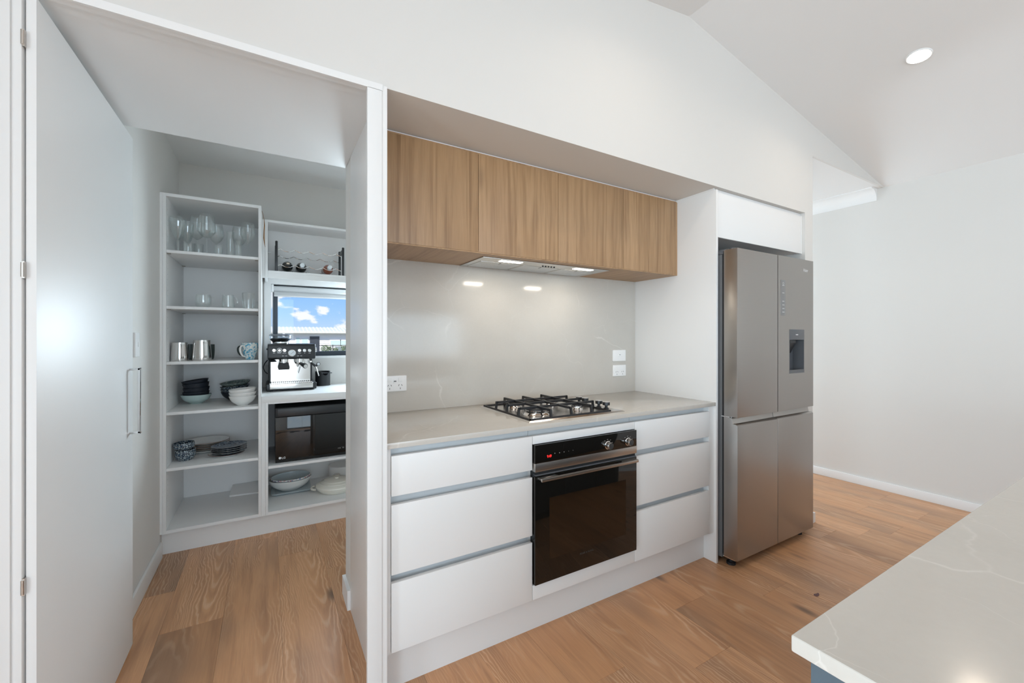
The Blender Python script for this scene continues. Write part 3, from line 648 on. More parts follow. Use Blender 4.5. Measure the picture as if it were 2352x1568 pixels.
# ------------------------------------------------------------------ wall cabinet and range hood
wc = T('wall_cabinet', 'oak veneer wall cabinet with four plain doors above the hob', 'cabinet', (1.27, 1.9, 1.668))
ZU = 1.668
MB().box(XL, XL + 0.016, 1.745, YK - 0.009, ZU + 0.0115, 2.122).box(XP - 0.029, XP - 0.0125, 1.745, YK - 0.009, ZU + 0.0115, 2.122).box(XL + 0.016, XP - 0.029, 1.745, YK - 0.009, 2.106, 2.122).box(XL + 0.016, XP - 0.029, YK - 0.017, YK - 0.009, ZU + 0.0115, 2.106).obj('carcass', 'cabinet_oak_flat', wc, smooth=0)
for a, b in ((XL, 0.8273), (0.8293, 1.2773), (1.2797, 1.7334), (1.7358, XP - 0.0125)):
    BX('cabinet_door', 'cabinet_oak', wc, a, b, 1.7225, 1.741, ZU + 0.0055, 2.120, bevel=0.0009)
BX('side_panel', 'cabinet_oak', wc, XP - 0.0120, XP - 0.0002, 1.7235, YK - 0.002, ZU, 2.122, bevel=0.0006)
MB().box(XL, 0.884, 1.7245, YK - 0.002, ZU - 0.0, ZU + 0.0115).box(1.678, XP - 0.012, 1.7245, YK - 0.002, ZU, ZU + 0.0115).box(0.884, 1.678, 1.7245, 1.779, ZU, ZU + 0.0115).box(0.884, 1.678, 2.051, YK - 0.002, ZU, ZU + 0.0115).obj('underside_panel', 'cabinet_oak_flat', wc, smooth=0)
BX('top_strip', 'cabinet_oak_flat', wc, XL, XP, 1.730, 1.750, 2.120, 2.129)
BX('scribe_strip', 'trim_paint', wc, XL, XP, 1.736, 1.76, 2.129, ZB - 0.0012)

hd = T('range_hood', 'slim steel range hood set in the underside of the oak cabinet', 'range hood', (1.281, 1.91, ZU))
hp = MB().box(0.880, 1.682, 1.7775, 2.0525, ZU - 0.004, ZU - 0.0005)
hp.obj('hood_plate', 'hood_steel', hd, bevel=0.001)
BX('motor_box', 'hood_steel', hd, 0.90, 1.66, 1.80, 2.04, ZU, ZU + 0.16)
for i in range(3):
    a = 0.912 + i * 0.2475
    f = BX('filter_panel', 'hood_steel', hd, a, a + 0.235, 1.868, 2.036, ZU - 0.0058, ZU - 0.0035, bevel=0.001)
    q = MB()
    for j in range(26): q.box(a + 0.008 + j * 0.0085, a + 0.0115 + j * 0.0085, 1.876, 2.028, ZU - 0.0064, ZU - 0.0052)
    q.obj('filter_mesh', 'aluminium', f, kind='stuff', smooth=0)
    BX('filter_clip', 'matte_black', f, a + 0.112, a + 0.117, 1.872, 1.895, ZU - 0.0070, ZU - 0.0060)
for a, b in ((0.994, 1.118), (1.461, 1.586)):
    BX('light_panel', 'hood_glow', hd, a, b, 1.803, 1.837, ZU - 0.0056, ZU - 0.0030, bevel=0.0008)
    area('hood_lamp', ((a + b) / 2, 1.82, ZU - 0.009), (0, 0, 0), b - a, 0.034, 0.7, (1, 0.90, 0.76)).parent = None
for i in range(5):
    MB().cyl((1.262 + i * 0.0185, 1.836, ZU - 0.0085), 0.0048, 0.006, 'Z', 14).obj('push_button', 'matte_black', hd)

# ------------------------------------------------------------------ power outlets and switches
def slots(m, cx, cz, y, s=1.0):
    for dx, dz, an in ((-0.0075, 0.006, 0.5), (0.0075, 0.006, -0.5), (0, -0.010, 0)):
        c, s_ = math.cos(an), math.sin(an); h = 0.0042 * s; w = 0.0011
        P = [(-w, -h), (w, -h), (w, h), (-w, h)]
        P = [(cx + (dx * s) + (p[0] * c + p[1] * s_), cz + dz * s + (-p[0] * s_ + p[1] * c)) for p in P]
        m.prism(P, 'Y', y - 0.0004, y + 0.002)
YS = YK - 0.008
def outlet(x0, x1, z0, z1, label, usb):
    t = T('power_outlet', label, 'outlet', ((x0 + x1) / 2, YS, (z0 + z1) / 2)); th = 0.0095
    BX('plate', 'white_plastic', t, x0, x1, YS - th, YS + 0.001, z0, z1, bevel=0.004, bseg=3)
    xm = (x0 + x1) / 2
    for dx in (-0.026, 0.026):
        BX('switch', 'white_plastic', t, xm + dx - 0.0095, xm + dx + 0.0095, YS - th - 0.002, YS - th + 0.001, z1 - 0.030, z1 - 0.011, bevel=0.0015)
        m = MB(); slots(m, xm + dx, z0 + 0.024, YS - th); m.obj('pin_slots', 'dark_gap', t, smooth=0)
    if usb:
        BX('usb_cover', 'white_plastic', t, xm - 0.0095, xm + 0.0095, YS - th - 0.0012, YS - th + 0.001, z1 - 0.038, z1 - 0.020, bevel=0.002)
        BX('usb_port', 'grey_plastic', t, xm - 0.006, xm + 0.006, YS - th - 0.0014, YS - th, z1 - 0.030, z1 - 0.0245)
g = onY(933, 897, YS); g2 = onY(934, 861, YS)
outlet(g[0] - 0.116, g[0], g[2] + 0.001, g2[2], 'white double power outlet with a small port on the splashback beside the tall end panel', True)
g, g2 = onY(1409, 838, YS - 0.005), onY(1438, 862.6, YS - 0.0095)
outlet(g2[0] - 0.116, g2[0], g2[2], g2[2] + 0.0755, 'white double power outlet low on the splashback beside the fridge gable panel', False)
g2 = onY(1437.5, 828.6, YS - 0.0095)
t = T('light_switch', 'white single switch plate above the outlet beside the fridge gable panel', 'switch', (g2[0] - 0.058, YS, g2[2]))
BX('plate', 'white_plastic', t, g2[0] - 0.116, g2[0], YS - 0.0095, YS + 0.001, g2[2], g2[2] + 0.0755, bevel=0.004, bseg=3)
MB().cyl((g2[0] - 0.058, YS - 0.013, g2[2] + 0.038), 0.0085, 0.005, 'Y', 20).obj('rocker', 'white_plastic', t)
BX('marker', 'dark_gap', t, g2[0] - 0.063, g2[0] - 0.053, YS - 0.0134, YS - 0.0128, g2[2] + 0.0415, g2[2] + 0.0445)
p = onX(309.5, 790, PX)
t = T('light_switch', 'white switch plate on the pantry wall behind the open door', 'switch', (PX, 2.61, 1.25))
BX('plate', 'white_plastic', t, PX - 0.001, PX + 0.008, 2.575, 2.650, 1.19, 1.306, bevel=0.003, bseg=3)
BX('rocker', 'white_plastic', t, PX + 0.007, PX + 0.011, 2.618, 2.630, 1.238, 1.260, bevel=0.001)

# ------------------------------------------------------------------ fridge and the cupboard over it
fr = T('fridge', 'stainless steel four-door fridge with water dispenser beside the hall', 'fridge', (2.635, 1.75, 0))
FX0, FX1, FXM, FY = 2.2205, 3.050, 2.629, 1.352
BX('fridge_body', 'fridge_side', fr, FX0 + 0.006, FX1 - 0.006, 1.446, 2.05, 0.035, 1.755, bevel=0.004)
BX('top_cover', 'grey_plastic', fr, FX0 + 0.006, FX1 - 0.006, 1.440, 2.05, 1.7555, 1.772, bevel=0.002)
BX('door_gasket', 'rubber', fr, FX0 + 0.01, FX1 - 0.01, 1.432, 1.446, 0.06, 1.75)
BX('fridge_door', 'fridge_steel', fr, FX0, FXM - 0.0018, FY, 1.432, 0.8405, 1.7765, bevel=0.0035)
dd = MB(); dx0, dx1, dz0, dz1 = 2.7577, 2.9354, 1.062, 1.3336
dd.box(FXM + 0.0018, dx0, FY, 1.432, 0.8405, 1.7765).box(dx1, FX1, FY, 1.432, 0.8405, 1.7765).box(dx0, dx1, FY, 1.432, 0.8405, dz0).box(dx0, dx1, FY, 1.432, dz1, 1.7765).box(dx0, dx1, 1.422, 1.432, dz0, dz1)
fd = dd.obj('fridge_door', 'fridge_steel', fr, smooth=0)
BX('dispenser_panel', 'grey_plastic', fd, dx0, dx1, FY - 0.001, 1.40, 1.2696, dz1, bevel=0.001)
MB().box(dx0, dx0 + 0.003, FY, 1.424, dz0, 1.27).box(dx1 - 0.003, dx1, FY, 1.424, dz0, 1.27).box(dx0, dx1, 1.418, 1.424, dz0, 1.27).obj('dispenser_niche', 'grey_plastic', fd, smooth=0)
MB().prism([(FY - 0.001, dz0), (FY - 0.001, dz0 + 0.022), (1.42, dz0 + 0.012), (1.42, dz0)], 'X', dx0, dx1).obj('drip_tray', 'grey_plastic', fd, smooth=0)
MB().prism([(1.375, 1.268), (1.375, 1.250), (1.405, 1.185), (1.418, 1.185), (1.418, 1.268)], 'X', 2.812, 2.882).obj('dispenser_paddle', 'black_plastic', fd, smooth=0)
BX('dispenser_mark', 'white_print', fd, 2.832, 2.860, FY - 0.0014, FY - 0.0008, 1.2985, 1.3035)
cpn = BX('control_strip', 'fridge_strip', fd, 2.6600, 2.7115, FY - 0.0012, FY + 0.002, 1.4152, 1.6309, bevel=0.0006)
for z in (1.598, 1.553, 1.502, 1.480, 1.4585, 1.437): BX('touch_label', 'white_print', cpn, 2.675, 2.698, FY - 0.0016, FY - 0.0010, z - 0.0013, z + 0.0013)
MB().lathe([(0.006, -0.0004), (0.0075, -0.0004), (0.0075, 0.0), (0.006, 0.0)], (2.687, FY - 0.0012, 1.610), 20, 'Y').obj('touch_label', 'white_print', cpn)
TEXT('lettering', 'Haier', 0.0285, (2.9235, FY - 0.0008, 1.7005), 'white_print', fd, sx=0.92)
for a, b in ((FX0, FXM - 0.0018), (FXM + 0.0018, FX1)):
    MB().prism([(FY, 0.0535), (FY, 0.797), (FY + 0.012, 0.8035), (FY + 0.026, 0.8035), (FY + 0.032, 0.836), (1.432, 0.836), (1.432, 0.0535)], 'X', a, b).obj('freezer_drawer', 'fridge_steel', fr, bevel=0.0015)
MB().box(FX0 + 0.004, FX0 + 0.05, 1.40, 1.45, 0.8362, 0.8402).cyl((FX0 + 0.022, 1.40, 0.834), 0.006, 0.008).obj('middle_hinge', 'chrome', fr)
for a in (FX0 + 0.01, FX1 - 0.07): MB().box(a, a + 0.06, 1.41, 1.50, 1.7722, 1.783).cyl((a + 0.03, 1.405, 1.7722), 0.016, 0.014).obj('top_hinge', 'grey_plastic', fr)
for a in (FX0 + 0.05, FX1 - 0.05): MB().lathe([(0, 0), (0.024, 0), (0.024, 0.012), (0.012, 0.016), (0.012, 0.04), (0, 0.04)], (a, 1.42, 0), 20).obj('foot', 'rubber', fr)
for a in (FX0 + 0.05, FX1 - 0.05): MB().lathe([(0, 0), (0.024, 0), (0.024, 0.012), (0.012, 0.016), (0.012, 0.04), (0, 0.04)], (a, 1.98, 0), 20).obj('foot', 'rubber', fr)
MB().box(FX0 + 0.012, FX0 + 0.06, 1.375, 1.45, 0.043, 0.048).cyl((FX0 + 0.03, 1.385, 0.038), 0.007, 0.014).obj('bottom_hinge', 'chrome', fr)

oc2 = T('overhead_cupboard', 'white handleless cupboard over the fridge', 'cabinet', (2.69, 1.75, 1.86))
BX('cupboard_door', 'white_laminate', oc2, XP + 0.0175, 3.158, 1.4745, 1.492, 1.8600, 2.121, bevel=0.001)
BX('carcass', 'white_board', oc2, XP + 0.017, 3.1705, 1.494, YK, 1.8660, 2.124)
BX('gable_edge', 'white_laminate', oc2, 3.1595, 3.1705, 1.4745, 1.52, 1.86, 2.121)
BX('scribe_strip', 'trim_paint', oc2, XP + 0.017, 3.1705, 1.484, 1.50, 2.124, ZB - 0.0012)

# ------------------------------------------------------------------ island
BX('island_benchtop', 'stone', None, 0.5565, 3.0, -0.66, 0.2712, ZT - 0.0205, ZT, bevel=0.0025, bseg=3, label='pale stone island benchtop with a rounded corner edge', cat='benchtop')
ic = T('island_cabinet', 'blue-grey island cabinet under the pale stone top', 'cabinet', (1.78, -0.2, 0))
BX('end_panel', 'island_panel', ic, 0.5725, 0.590, -0.645, 0.2565, 0.0, ZT - 0.0206, bevel=0.001)
BX('island_body', 'island_panel', ic, 0.590, 2.985, -0.62, 0.215, 0.10, ZT - 0.0206)
BX('plinth', 'island_panel', ic, 0.590, 2.985, -0.56, 0.16, 0.0, 0.10)
for i in range(4):
    a = 0.592 + i * 0.598; f = BX('drawer_front', 'island_panel', ic, a, a + 0.594, 0.2155, 0.2335, 0.105, 0.865, bevel=0.001)
p = onZ(1876, 1366, 0.0)
m = MB(); rr = random.Random(2); pts = []
for i in range(14):
    t = i / 14 * 6.283; r = rr.uniform(0.6, 1.1); pts.append((p[0] + math.cos(t) * 0.020 * r, p[1] + math.sin(t) * 0.011 * r))
m.prism(pts, 'Z', 0.0, 0.002).obj('dried_leaf', 'spot_brown', None, label='tiny dark scrap lying on the oak floor beside the island', cat='scrap')

# ------------------------------------------------------------------ downlights (the one in view and the rest of the rows)
def downlight(x, y, z, tilt, label, power, off=''):
    t = T('downlight' + off, label, 'light', (x, y, z), 'recessed ceiling downlights'); t.rotation_euler = (0, tilt, 0)
    MB().lathe([(0.0465, 0.004), (0.0475, -0.004), (0.051, -0.005), (0.0535, -0.003), (0.0545, 0.002)], (x, y, z), 40).obj('trim_ring', 'trim_paint', t)
    MB().lathe([(0, 0.0), (0.0475, 0.0), (0.0475, 0.003), (0, 0.003)], (x, y, z - 0.0045), 40).obj('lamp_disc' + off, 'lamp_glow', t)
    d = bpy.data.lights.new('downlight_lamp' + off, 'AREA'); d.shape = 'DISK'; d.size = 0.075; d.energy = power; d.color = (1.0, 0.82, 0.63); d.spread = math.radians(150)
    o = bpy.data.objects.new('downlight_lamp' + off, d); COL.objects.link(o); o.location = (x, y, z - 0.010); o.rotation_euler = (0, tilt, 0)
TR = math.atan(SR); TL = -math.atan(SLF)
downlight(3.041, 0.84, zc(3.041) - 0.002, TR, 'round recessed downlight glowing in the sloping ceiling near the hall', 1.9)
# the lamp whose warm pool shows on the bulkhead over the hob
downlight(1.35, 0.80, zc(1.35) - 0.002, TL, 'round recessed downlight over the hob, lighting the bulkhead wall', 1.9, '_offscreen')

# ------------------------------------------------------------------ pantry joinery
FP = 3.12                                    # front plane of the pantry shelves
BKT, BKT2 = 3.712, 3.700
tw = T('shelf_tower', 'tall open white pantry shelf unit holding glassware and crockery', 'shelving', (-0.285, 3.4, 0.137))
TX0, TX1, TZ0, TZ1 = -0.5325, -0.0385, 0.137, 2.1275
BX('side_panel', 'white_board', tw, TX0, TX0 + 0.0165, FP, BKT, TZ0, TZ1, bevel=0.0006)
BX('side_panel', 'white_board', tw, TX1 - 0.0165, TX1, FP, BKT, TZ0, TZ1, bevel=0.0006)
BX('top_panel', 'white_board', tw, TX0 + 0.0166, TX1 - 0.0166, FP + 0.0005, BKT, TZ1 - 0.018, TZ1)
BX('bottom_panel', 'white_board', tw, TX0 + 0.0166, TX1 - 0.0166, FP + 0.0005, BKT, TZ0, TZ0 + 0.018)
BX('back_panel', 'white_board', tw, TX0 + 0.0166, TX1 - 0.0166, BKT - 0.006, BKT, TZ0, TZ1)
BX('filler_strip', 'white_board', tw, PX + 0.0005, TX0 - 0.0005, FP + 0.001, FP + 0.02, TZ0, TZ1)
SH = [1.797, 1.468, 1.140, 0.8435, 0.515]
for z in SH:
    s_ = BX('shelf', 'white_board', tw, TX0 + 0.017, TX1 - 0.017, FP + 0.006, BKT - 0.007, z - 0.0165, z, bevel=0.0006)
    for x in (TX0 + 0.0255, TX1 - 0.0255):
        for y in (FP + 0.03, BKT - 0.06):
            MB().box(x - 0.009, x + 0.009, y - 0.005, y + 0.005, z - 0.0205, z - 0.0168).obj('shelf_pin', 'pin_brown', s_)
ho = MB(); z = 0.25
while z < 2.05:
    for y in (FP + 0.045, BKT - 0.06): ho.cyl((TX0 + 0.0163, y, z), 0.0018, 0.0006, 'X', 8)
    z += 0.032
ho.obj('pin_holes', 'grey_print', tw, kind='stuff')
BS = T('base_cabinet', 'low open white pantry cabinet holding the microwave and serving dishes', 'cabinet', (0.5, 3.4, 0.137))
BX0, BX1 = -0.0355, 1.40
BX('filler_strip', 'white_board', BS, BX0 - 0.0025, BX0 + 0.018, FP + 0.002, FP + 0.02, 0.137, 0.8645)
BX('side_panel', 'white_board', BS, BX0 + 0.0185, BX0 + 0.0345, FP, BKT2, 0.137, 0.8645, bevel=0.0006)
BX('side_panel', 'white_board', BS, BX1 - 0.016, BX1, FP, BKT2, 0.137, 0.8645)
BX('bottom_panel', 'white_board', BS, BX0 + 0.035, BX1 - 0.0165, FP + 0.0005, BKT2, 0.137, 0.155)
BX('top_rail', 'white_board', BS, BX0 + 0.035, BX1 - 0.0165, FP + 0.0005, BKT2, 0.8525, 0.8645)
BX('shelf', 'white_board', BS, BX0 + 0.035, BX1 - 0.0165, FP + 0.005, BKT2 - 0.008, 0.4335, 0.4500)
BX('back_panel', 'white_board', BS, BX0 + 0.035, BX1 - 0.0165, BKT2 - 0.006, BKT2, 0.137, 0.8645)
BX('pantry_kickboard', 'white_board', None, PX + 0.0005, BX1, 3.172, 3.188, 0, 0.1368, label='white kickboard under the pantry shelves', cat='kickboard')
BX('pantry_benchtop', 'white_laminate', None, TX1 + 0.0005, 1.42, FP - 0.004, PY - 0.0005, 0.8650, 0.9035, bevel=0.0012, label='white laminate pantry benchtop under the coffee machine', cat='benchtop')
# overhead shelf over the window
OYF, OYB = 3.44, 3.718
oz = lambda v, u=615: onY(u, v, OYF)[2]
os_ = T('overhead_shelf', 'white open shelf box over the pantry window holding the wine rack', 'shelving', (0.6, 3.6, 1.70))
zt, zs1, zs0, zf = oz(503, 604), oz(620.5), oz(628), oz(637.7)
BX('filler_strip', 'white_board', os_, TX1 + 0.0005, -0.0215, OYF + 0.002, OYF + 0.02, zf, zt)
BX('side_panel', 'white_board', os_, -0.021, -0.0035, OYF, PY - 0.0142, zf, zt, bevel=0.0006)
BX('side_panel', 'white_board', os_, 1.334, 1.35, OYF, PY - 0.0142, zf, zt)
BX('top_panel', 'white_board', os_, -0.003, 1.3335, OYF, OYB, zt - 0.0165, zt)
BX('shelf', 'white_board', os_, -0.003, 1.3335, OYF, OYB, zs1 - 0.0165, zs1)
BX('back_panel', 'white_board', os_, -0.003, 1.3335, OYB - 0.008, OYB, zs1 - 0.0165, zt)
BX('fascia', 'white_laminate', os_, -0.003, 1.3335, OYF + 0.001, OYF + 0.017, zf, zs1 - 0.0167)
# cup hooks on the inside of the overhead shelf
m = MB().cyl((-0.0035, 3.60, oz(571)), 0.006, 0.02, 'X', 12); m.obj('shelf_peg', 'white_plastic', os_)

# ------------------------------------------------------------------ glassware
def wall_prof(outer, th):
    """closed thin wall: outside up, inside down"""
    inner = [(max(r - th, 0.0004), h + (th if i == 0 else 0)) for i, (r, h) in enumerate(outer)]
    return [(0, outer[0][1])] + outer + inner[::-1] + [(0, inner[0][1])]
def smoothp(pts, n=4):
    out = []
    for i in range(len(pts) - 1):
        p0 = pts[max(i - 1, 0)]; p1 = pts[i]; p2 = pts[i + 1]; p3 = pts[min(i + 2, len(pts) - 1)]
        for k in range(n):
            t = k / n
            out.append(tuple(0.5 * (2 * p1[j] + (p2[j] - p0[j]) * t + (2 * p0[j] - 5 * p1[j] + 4 * p2[j] - p3[j]) * t * t + (3 * p1[j] - p0[j] - 3 * p2[j] + p3[j]) * t ** 3) for j in (0, 1)))
    out.append(pts[-1]); return [(max(r, 0.0003), h) for r, h in out]
def ztop(v, u, Y): return onY(u, v, Y)[2]
def wineglass(u0, u1, vtop, Y, zs, label, group, shape='round', m='clear_glass'):
    X, r = item(u0, u1, Y); h = ztop(vtop, (u0 + u1) / 2, Y - r) - zs; X = inx(X, r + 0.001)
    t = T('wine_glass', label, 'glass', (X, Y, zs), group); c = (X, Y, zs)
    st = h * 0.42 if shape != 'goblet' else h * 0.36
    bowl = {'round': [(0.004, st), (r * 0.62, st + 0.02), (r * 0.97, st + (h - st) * 0.40), (r, st + (h - st) * 0.5), (r * 0.93, st + (h - st) * 0.78), (r * 0.80, h)],
            'wide': [(0.004, st), (r * 0.5, st + 0.012), (r * 0.95, st + (h - st) * 0.27), (r, st + (h - st) * 0.36), (r * 0.90, st + (h - st) * 0.7), (r * 0.76, h)],
            'goblet': [(0.006, st), (r * 0.35, st + 0.012), (r * 0.75, st + (h - st) * 0.42), (r * 0.98, st + (h - st) * 0.75), (r, st + (h - st) * 0.86), (r * 0.97, h)]}[shape]
    MB().lathe(wall_prof(smoothp(bowl), 0.0014 if m == 'clear_glass' else 0.003), c, 36).obj('bowl', m, t)
    MB().lathe(smoothp([(0.0045, st + 0.004), (0.0036, st * 0.75), (0.0034, st * 0.3), (0.006, 0.008)] if shape != 'goblet' else [(0.008, st + 0.003), (0.0075, st * 0.7), (0.0065, st * 0.35), (0.010, 0.009)]) , c, 16).obj('stem', m, t)
    MB().lathe([(0, 0.0), (r * 0.70, 0.0), (r * 0.71, 0.0015), (0.012, 0.005), (0.006, 0.010), (0, 0.010)], c, 32).obj('foot', m, t)
    if shape == 'goblet':
        cut = MB(); n = 14
        for k in range(n):
            for d in (-1, 1):
                pts = []
                for q in range(7):
                    f = q / 6; hh = st + (h - st) * (0.18 + 0.48 * f); rr = r * (0.46 + 0.50 * f ** 0.8) + 0.0006; a = 6.283 * k / n + d * f * 0.75
                    pts.append((X + rr * math.cos(a), Y + rr * math.sin(a), zs + hh))
                cut.tube(pts, 0.0008, 4)
        cut.obj('cut_pattern', 'clear_glass', t, kind='stuff')
    return t
def tumbler(u0, u1, vtop, Y, zs, label, group, flare=0.92, m='clear_glass', name='glass_tumbler', ribs=0):
    X, r = item(u0, u1, Y); h = ztop(vtop, (u0 + u1) / 2, Y - r) - zs
    o = MB().lathe(wall_prof([(r * flare, 0), (r * flare, 0.002), (r, h - 0.001), (r - 0.0006, h)], 0.0025), (X, Y, zs), 32)
    if not ribs:
        return o.obj(name, m, None, label=label, cat='glass', group=group)
    t = T(name, label, 'glass', (X, Y, zs), group); o.obj('glass_wall', m, t); q = MB()
    for k in range(ribs):
        a = 6.283 * k / ribs; q.tube([(X + r * flare * 1.005 * math.cos(a), Y + r * flare * 1.005 * math.sin(a), zs + 0.004), (X + r * 0.99 * math.cos(a), Y + r * 0.99 * math.sin(a), zs + h * 0.62)], 0.0014, 5)
    q.obj('ribs', m, t, kind='stuff'); MB().lathe([(0, 0.0005), (r * flare * 0.97, 0.0005), (r * flare * 0.97, 0.006), (0, 0.006)], (X, Y, zs), 28).obj('thick_base', 'cut_glass', t)
    return t
def glassmug(u0, u1, vtop, Y, zs, label, prof):
    X, r = item(u0, u1, Y); h = ztop(vtop, (u0 + u1) / 2, Y - r) - zs
    t = T('glass_mug', label, 'mug', (X, Y, zs), 'clear glass mugs')
    MB().lathe(wall_prof(smoothp([(r * a, h * b) for a, b in prof]), 0.003), (X, Y, zs), 32).obj('cup', 'clear_glass', t)
    MB().lathe(smoothp([(max(0.001, (r * a - 0.006)), h * b * 0.9 + 0.006) for a, b in prof]), (X, Y, zs), 32).obj('inner_wall', 'clear_glass', t)
    d = Vector((0.80, -0.35, 0)).normalized(); pts = []
    for k in range(11):
        a = -math.pi / 2 + math.pi * k / 10; pts.append(Vector((X, Y, zs + h * 0.52)) + d * (r * 0.94 + 0.022 * math.cos(a)) + Vector((0, 0, h * 0.30 * math.sin(a))))
    MB().tube(pts, 0.0038, 8).obj('handle', 'clear_glass', t)
def inx(X, r): return min(max(X, TX0 + 0.0175 + r), TX1 - 0.0175 - r)
s1 = SH[0]; G1 = 'glasses on the top tower shelf'
wineglass(386, 426, 495, 3.205, s1, 'cut crystal goblet at the front beside the tower wall', G1, 'goblet', 'cut_glass')
wineglass(413, 448, 508, 3.36, s1, 'second cut crystal goblet standing behind the front goblet', G1, 'goblet', 'cut_glass')
wineglass(434, 472, 494, 3.300, s1, 'large clear wine glass behind the tallest wine glass', G1, 'wide')
wineglass(452, 497.5, 489, 3.205, s1, 'tallest wide-bowled clear wine glass on the top shelf', G1, 'wide')
wineglass(479, 515, 512, 3.31, s1, 'round-bowled clear wine glass between the tallest glass and the tumblers', G1)
wineglass(532, 567, 518, 3.33, s1, 'clear wine glass behind the front glass by the tower side', G1)
wineglass(552, 587, 510, 3.195, s1, 'clear wine glass at the front by the right tower side', G1)
tumbler(519, 539, 531, 3.235, s1, 'tall straight glass tumbler between two wine glasses', G1)
tumbler(541, 555, 552, 3.19, s1, 'small glass tumbler in front of the tall tumbler', G1, ribs=12)
tumbler(421, 444, 556, 3.185, s1, 'short glass tumbler beside the crystal goblet', G1, 0.95)
tumbler(444.5, 469, 559, 3.41, s1, 'short glass tumbler behind the tallest wine glass stem', G1, 0.9)
tumbler(491.5, 512.5, 562, 3.185, s1, 'short glass tumbler beneath the round wine glass', G1, 0.9)
s2 = SH[1]
pr1 = [(0.70, 0.0), (0.88, 0.12), (1.0, 0.42), (0.98, 0.75), (0.93, 1.0)]; pr2 = [(0.92, 0.0), (1.0, 0.10), (1.0, 0.30), (0.92, 0.7), (0.86, 1.0)]
glassmug(448, 486, 675, 3.215, s2, 'rounded double-walled glass mug on the second shelf', pr1)
glassmug(508.5, 540, 676, 3.215, s2, 'tapered double-walled glass mug beside the ribbed tumbler', pr2)
tumbler(555.5, 585.5, 671.5, 3.20, s2, 'stout ribbed glass tumbler next to the tapered mug', G1, 0.82, ribs=9)
tumbler(583.5, 592.5, 692, 3.27, s2, 'small glass half hidden behind the ribbed tumbler', G1, 0.9)

# ------------------------------------------------------------------ jugs and mugs on the third shelf
s3 = SH[2]
def jug(u0, u1, vtop, vbot, label):
    Y = onZ((u0 + u1) / 2, vbot, s3)[1] + 0.05; X, r = item(u0, u1, Y); h = ztop(vtop, (u0 + u1) / 2, Y) - s3; X = inx(X, r)
    t = T('milk_jug', label, 'jug', (X, Y, s3), 'steel milk jugs'); prof = [(r * 0.98, 0), (r, 0.004), (r * 0.97, h * 0.3), (r * 0.88, h * 0.75), (r * 0.86, h)]
    MB().lathe(wall_prof(prof, 0.0015), (X, Y, s3), 40).obj('body', 'polished_steel', t)
    d = Vector((0.36, -0.93, 0)); b = Vector((X, Y, s3))
    pts = [b + d * r * 0.86 + Vector((0, 0, h * 0.93)), b + d * (r * 0.86 + 0.030) + Vector((0, 0, h * 0.93)), b + d * (r * 0.86 + 0.034) + Vector((0, 0, h * 0.85)), b + d * (r * 0.95 + 0.028) + Vector((0, 0, h * 0.25)), b + d * (r * 0.95 + 0.02) + Vector((0, 0, h * 0.14)), b + d * r * 0.95 + Vector((0, 0, h * 0.14))]
    q = MB(); n = Vector((-d.y, d.x, 0)) * 0.0075
    for i in range(len(pts) - 1):
        a, c = pts[i], pts[i + 1]; o_ = (c - a).cross(n).normalized() * 0.0016
        q.add([a - n - o_, a + n - o_, a + n + o_, a - n + o_, c - n - o_, c + n - o_, c + n + o_, c - n + o_], [(0, 1, 2, 3), (7, 6, 5, 4), (0, 4, 5, 1), (1, 5, 6, 2), (2, 6, 7, 3), (3, 7, 4, 0)])
    q.obj('handle', 'polished_steel', t, smooth=0)
    e = Vector((-0.36, 0.93, 0)); w = Vector((0.93, 0.36, 0)) * 0.012; tp = b + Vector((0, 0, h))
    MB().add([tp + e * r * 0.80 - w, tp + e * r * 0.80 + w, tp + e * (r * 0.86 + 0.016) + Vector((0, 0, 0.003)), b + e * r * 0.88 + Vector((0, 0, h * 0.7))], [(0, 1, 2), (0, 2, 3), (2, 1, 3)]).obj('spout', 'polished_steel', t, smooth=0)
jug(386.5, 430.5, 786.5, 829.5, 'shorter polished steel milk jug beside the tower wall')
jug(440.5, 487, 781, 828.5, 'taller polished steel milk jug in the middle of the shelf')
def mug(u0, u1, vtop, Y, zs, m, label, prof, hd, handle2=None, group=None, th=0.003):
    X, r = item(u0, u1, Y); h = ztop(vtop, (u0 + u1) / 2, Y) - zs; X = inx(X, r); t = T('mug', label, 'mug', (X, Y, zs), group)
    P = smoothp([(r * a, h * b) for a, b in prof]); MB().lathe(wall_prof(P, th), (X, Y, zs), 36).obj('cup', m, t)
    for d in [hd] + ([handle2] if handle2 else []):
        d = Vector((*d, 0)).normalized(); pts = []
        for k in range(13):
            a = -math.pi / 2 + math.pi * k / 12; rr = r * (0.74 + 0.13 * (math.sin(a) + 1)); pts.append(Vector((X, Y, zs + h * 0.52)) + d * (rr + 0.027 * max(0, math.cos(a)) ** 0.7) + Vector((0, 0, h * 0.32 * math.sin(a))))
        MB().tube(pts, [0.005] * 13, 8).obj('handle', m if not handle2 and m != 'marbled_blue' else 'white_ceramic', t)
mug(420, 452, 790, 3.42, s3, 'dark_green_ceramic', 'dark glazed mug behind the shorter steel jug', [(0.9, 0), (1, 0.1), (1, 1)], (-0.8, -0.5), group='dark mugs behind the jugs')
mug(462, 493.5, 790.5, 3.40, s3, 'dark_green_ceramic', 'dark glazed mug peeping out behind the taller steel jug', [(0.75, 0), (0.9, 0.12), (1, 0.5), (1, 1)], (-0.9, 0.3), group='dark mugs behind the jugs')
mug(554.5, 594, 787, 3.222, s3, 'marbled_blue', 'blue and white marbled cup beside the right tower side', [(0.52, 0), (0.56, 0.05), (0.86, 0.45), (0.99, 0.8), (1, 1)], (-0.75, -0.66))
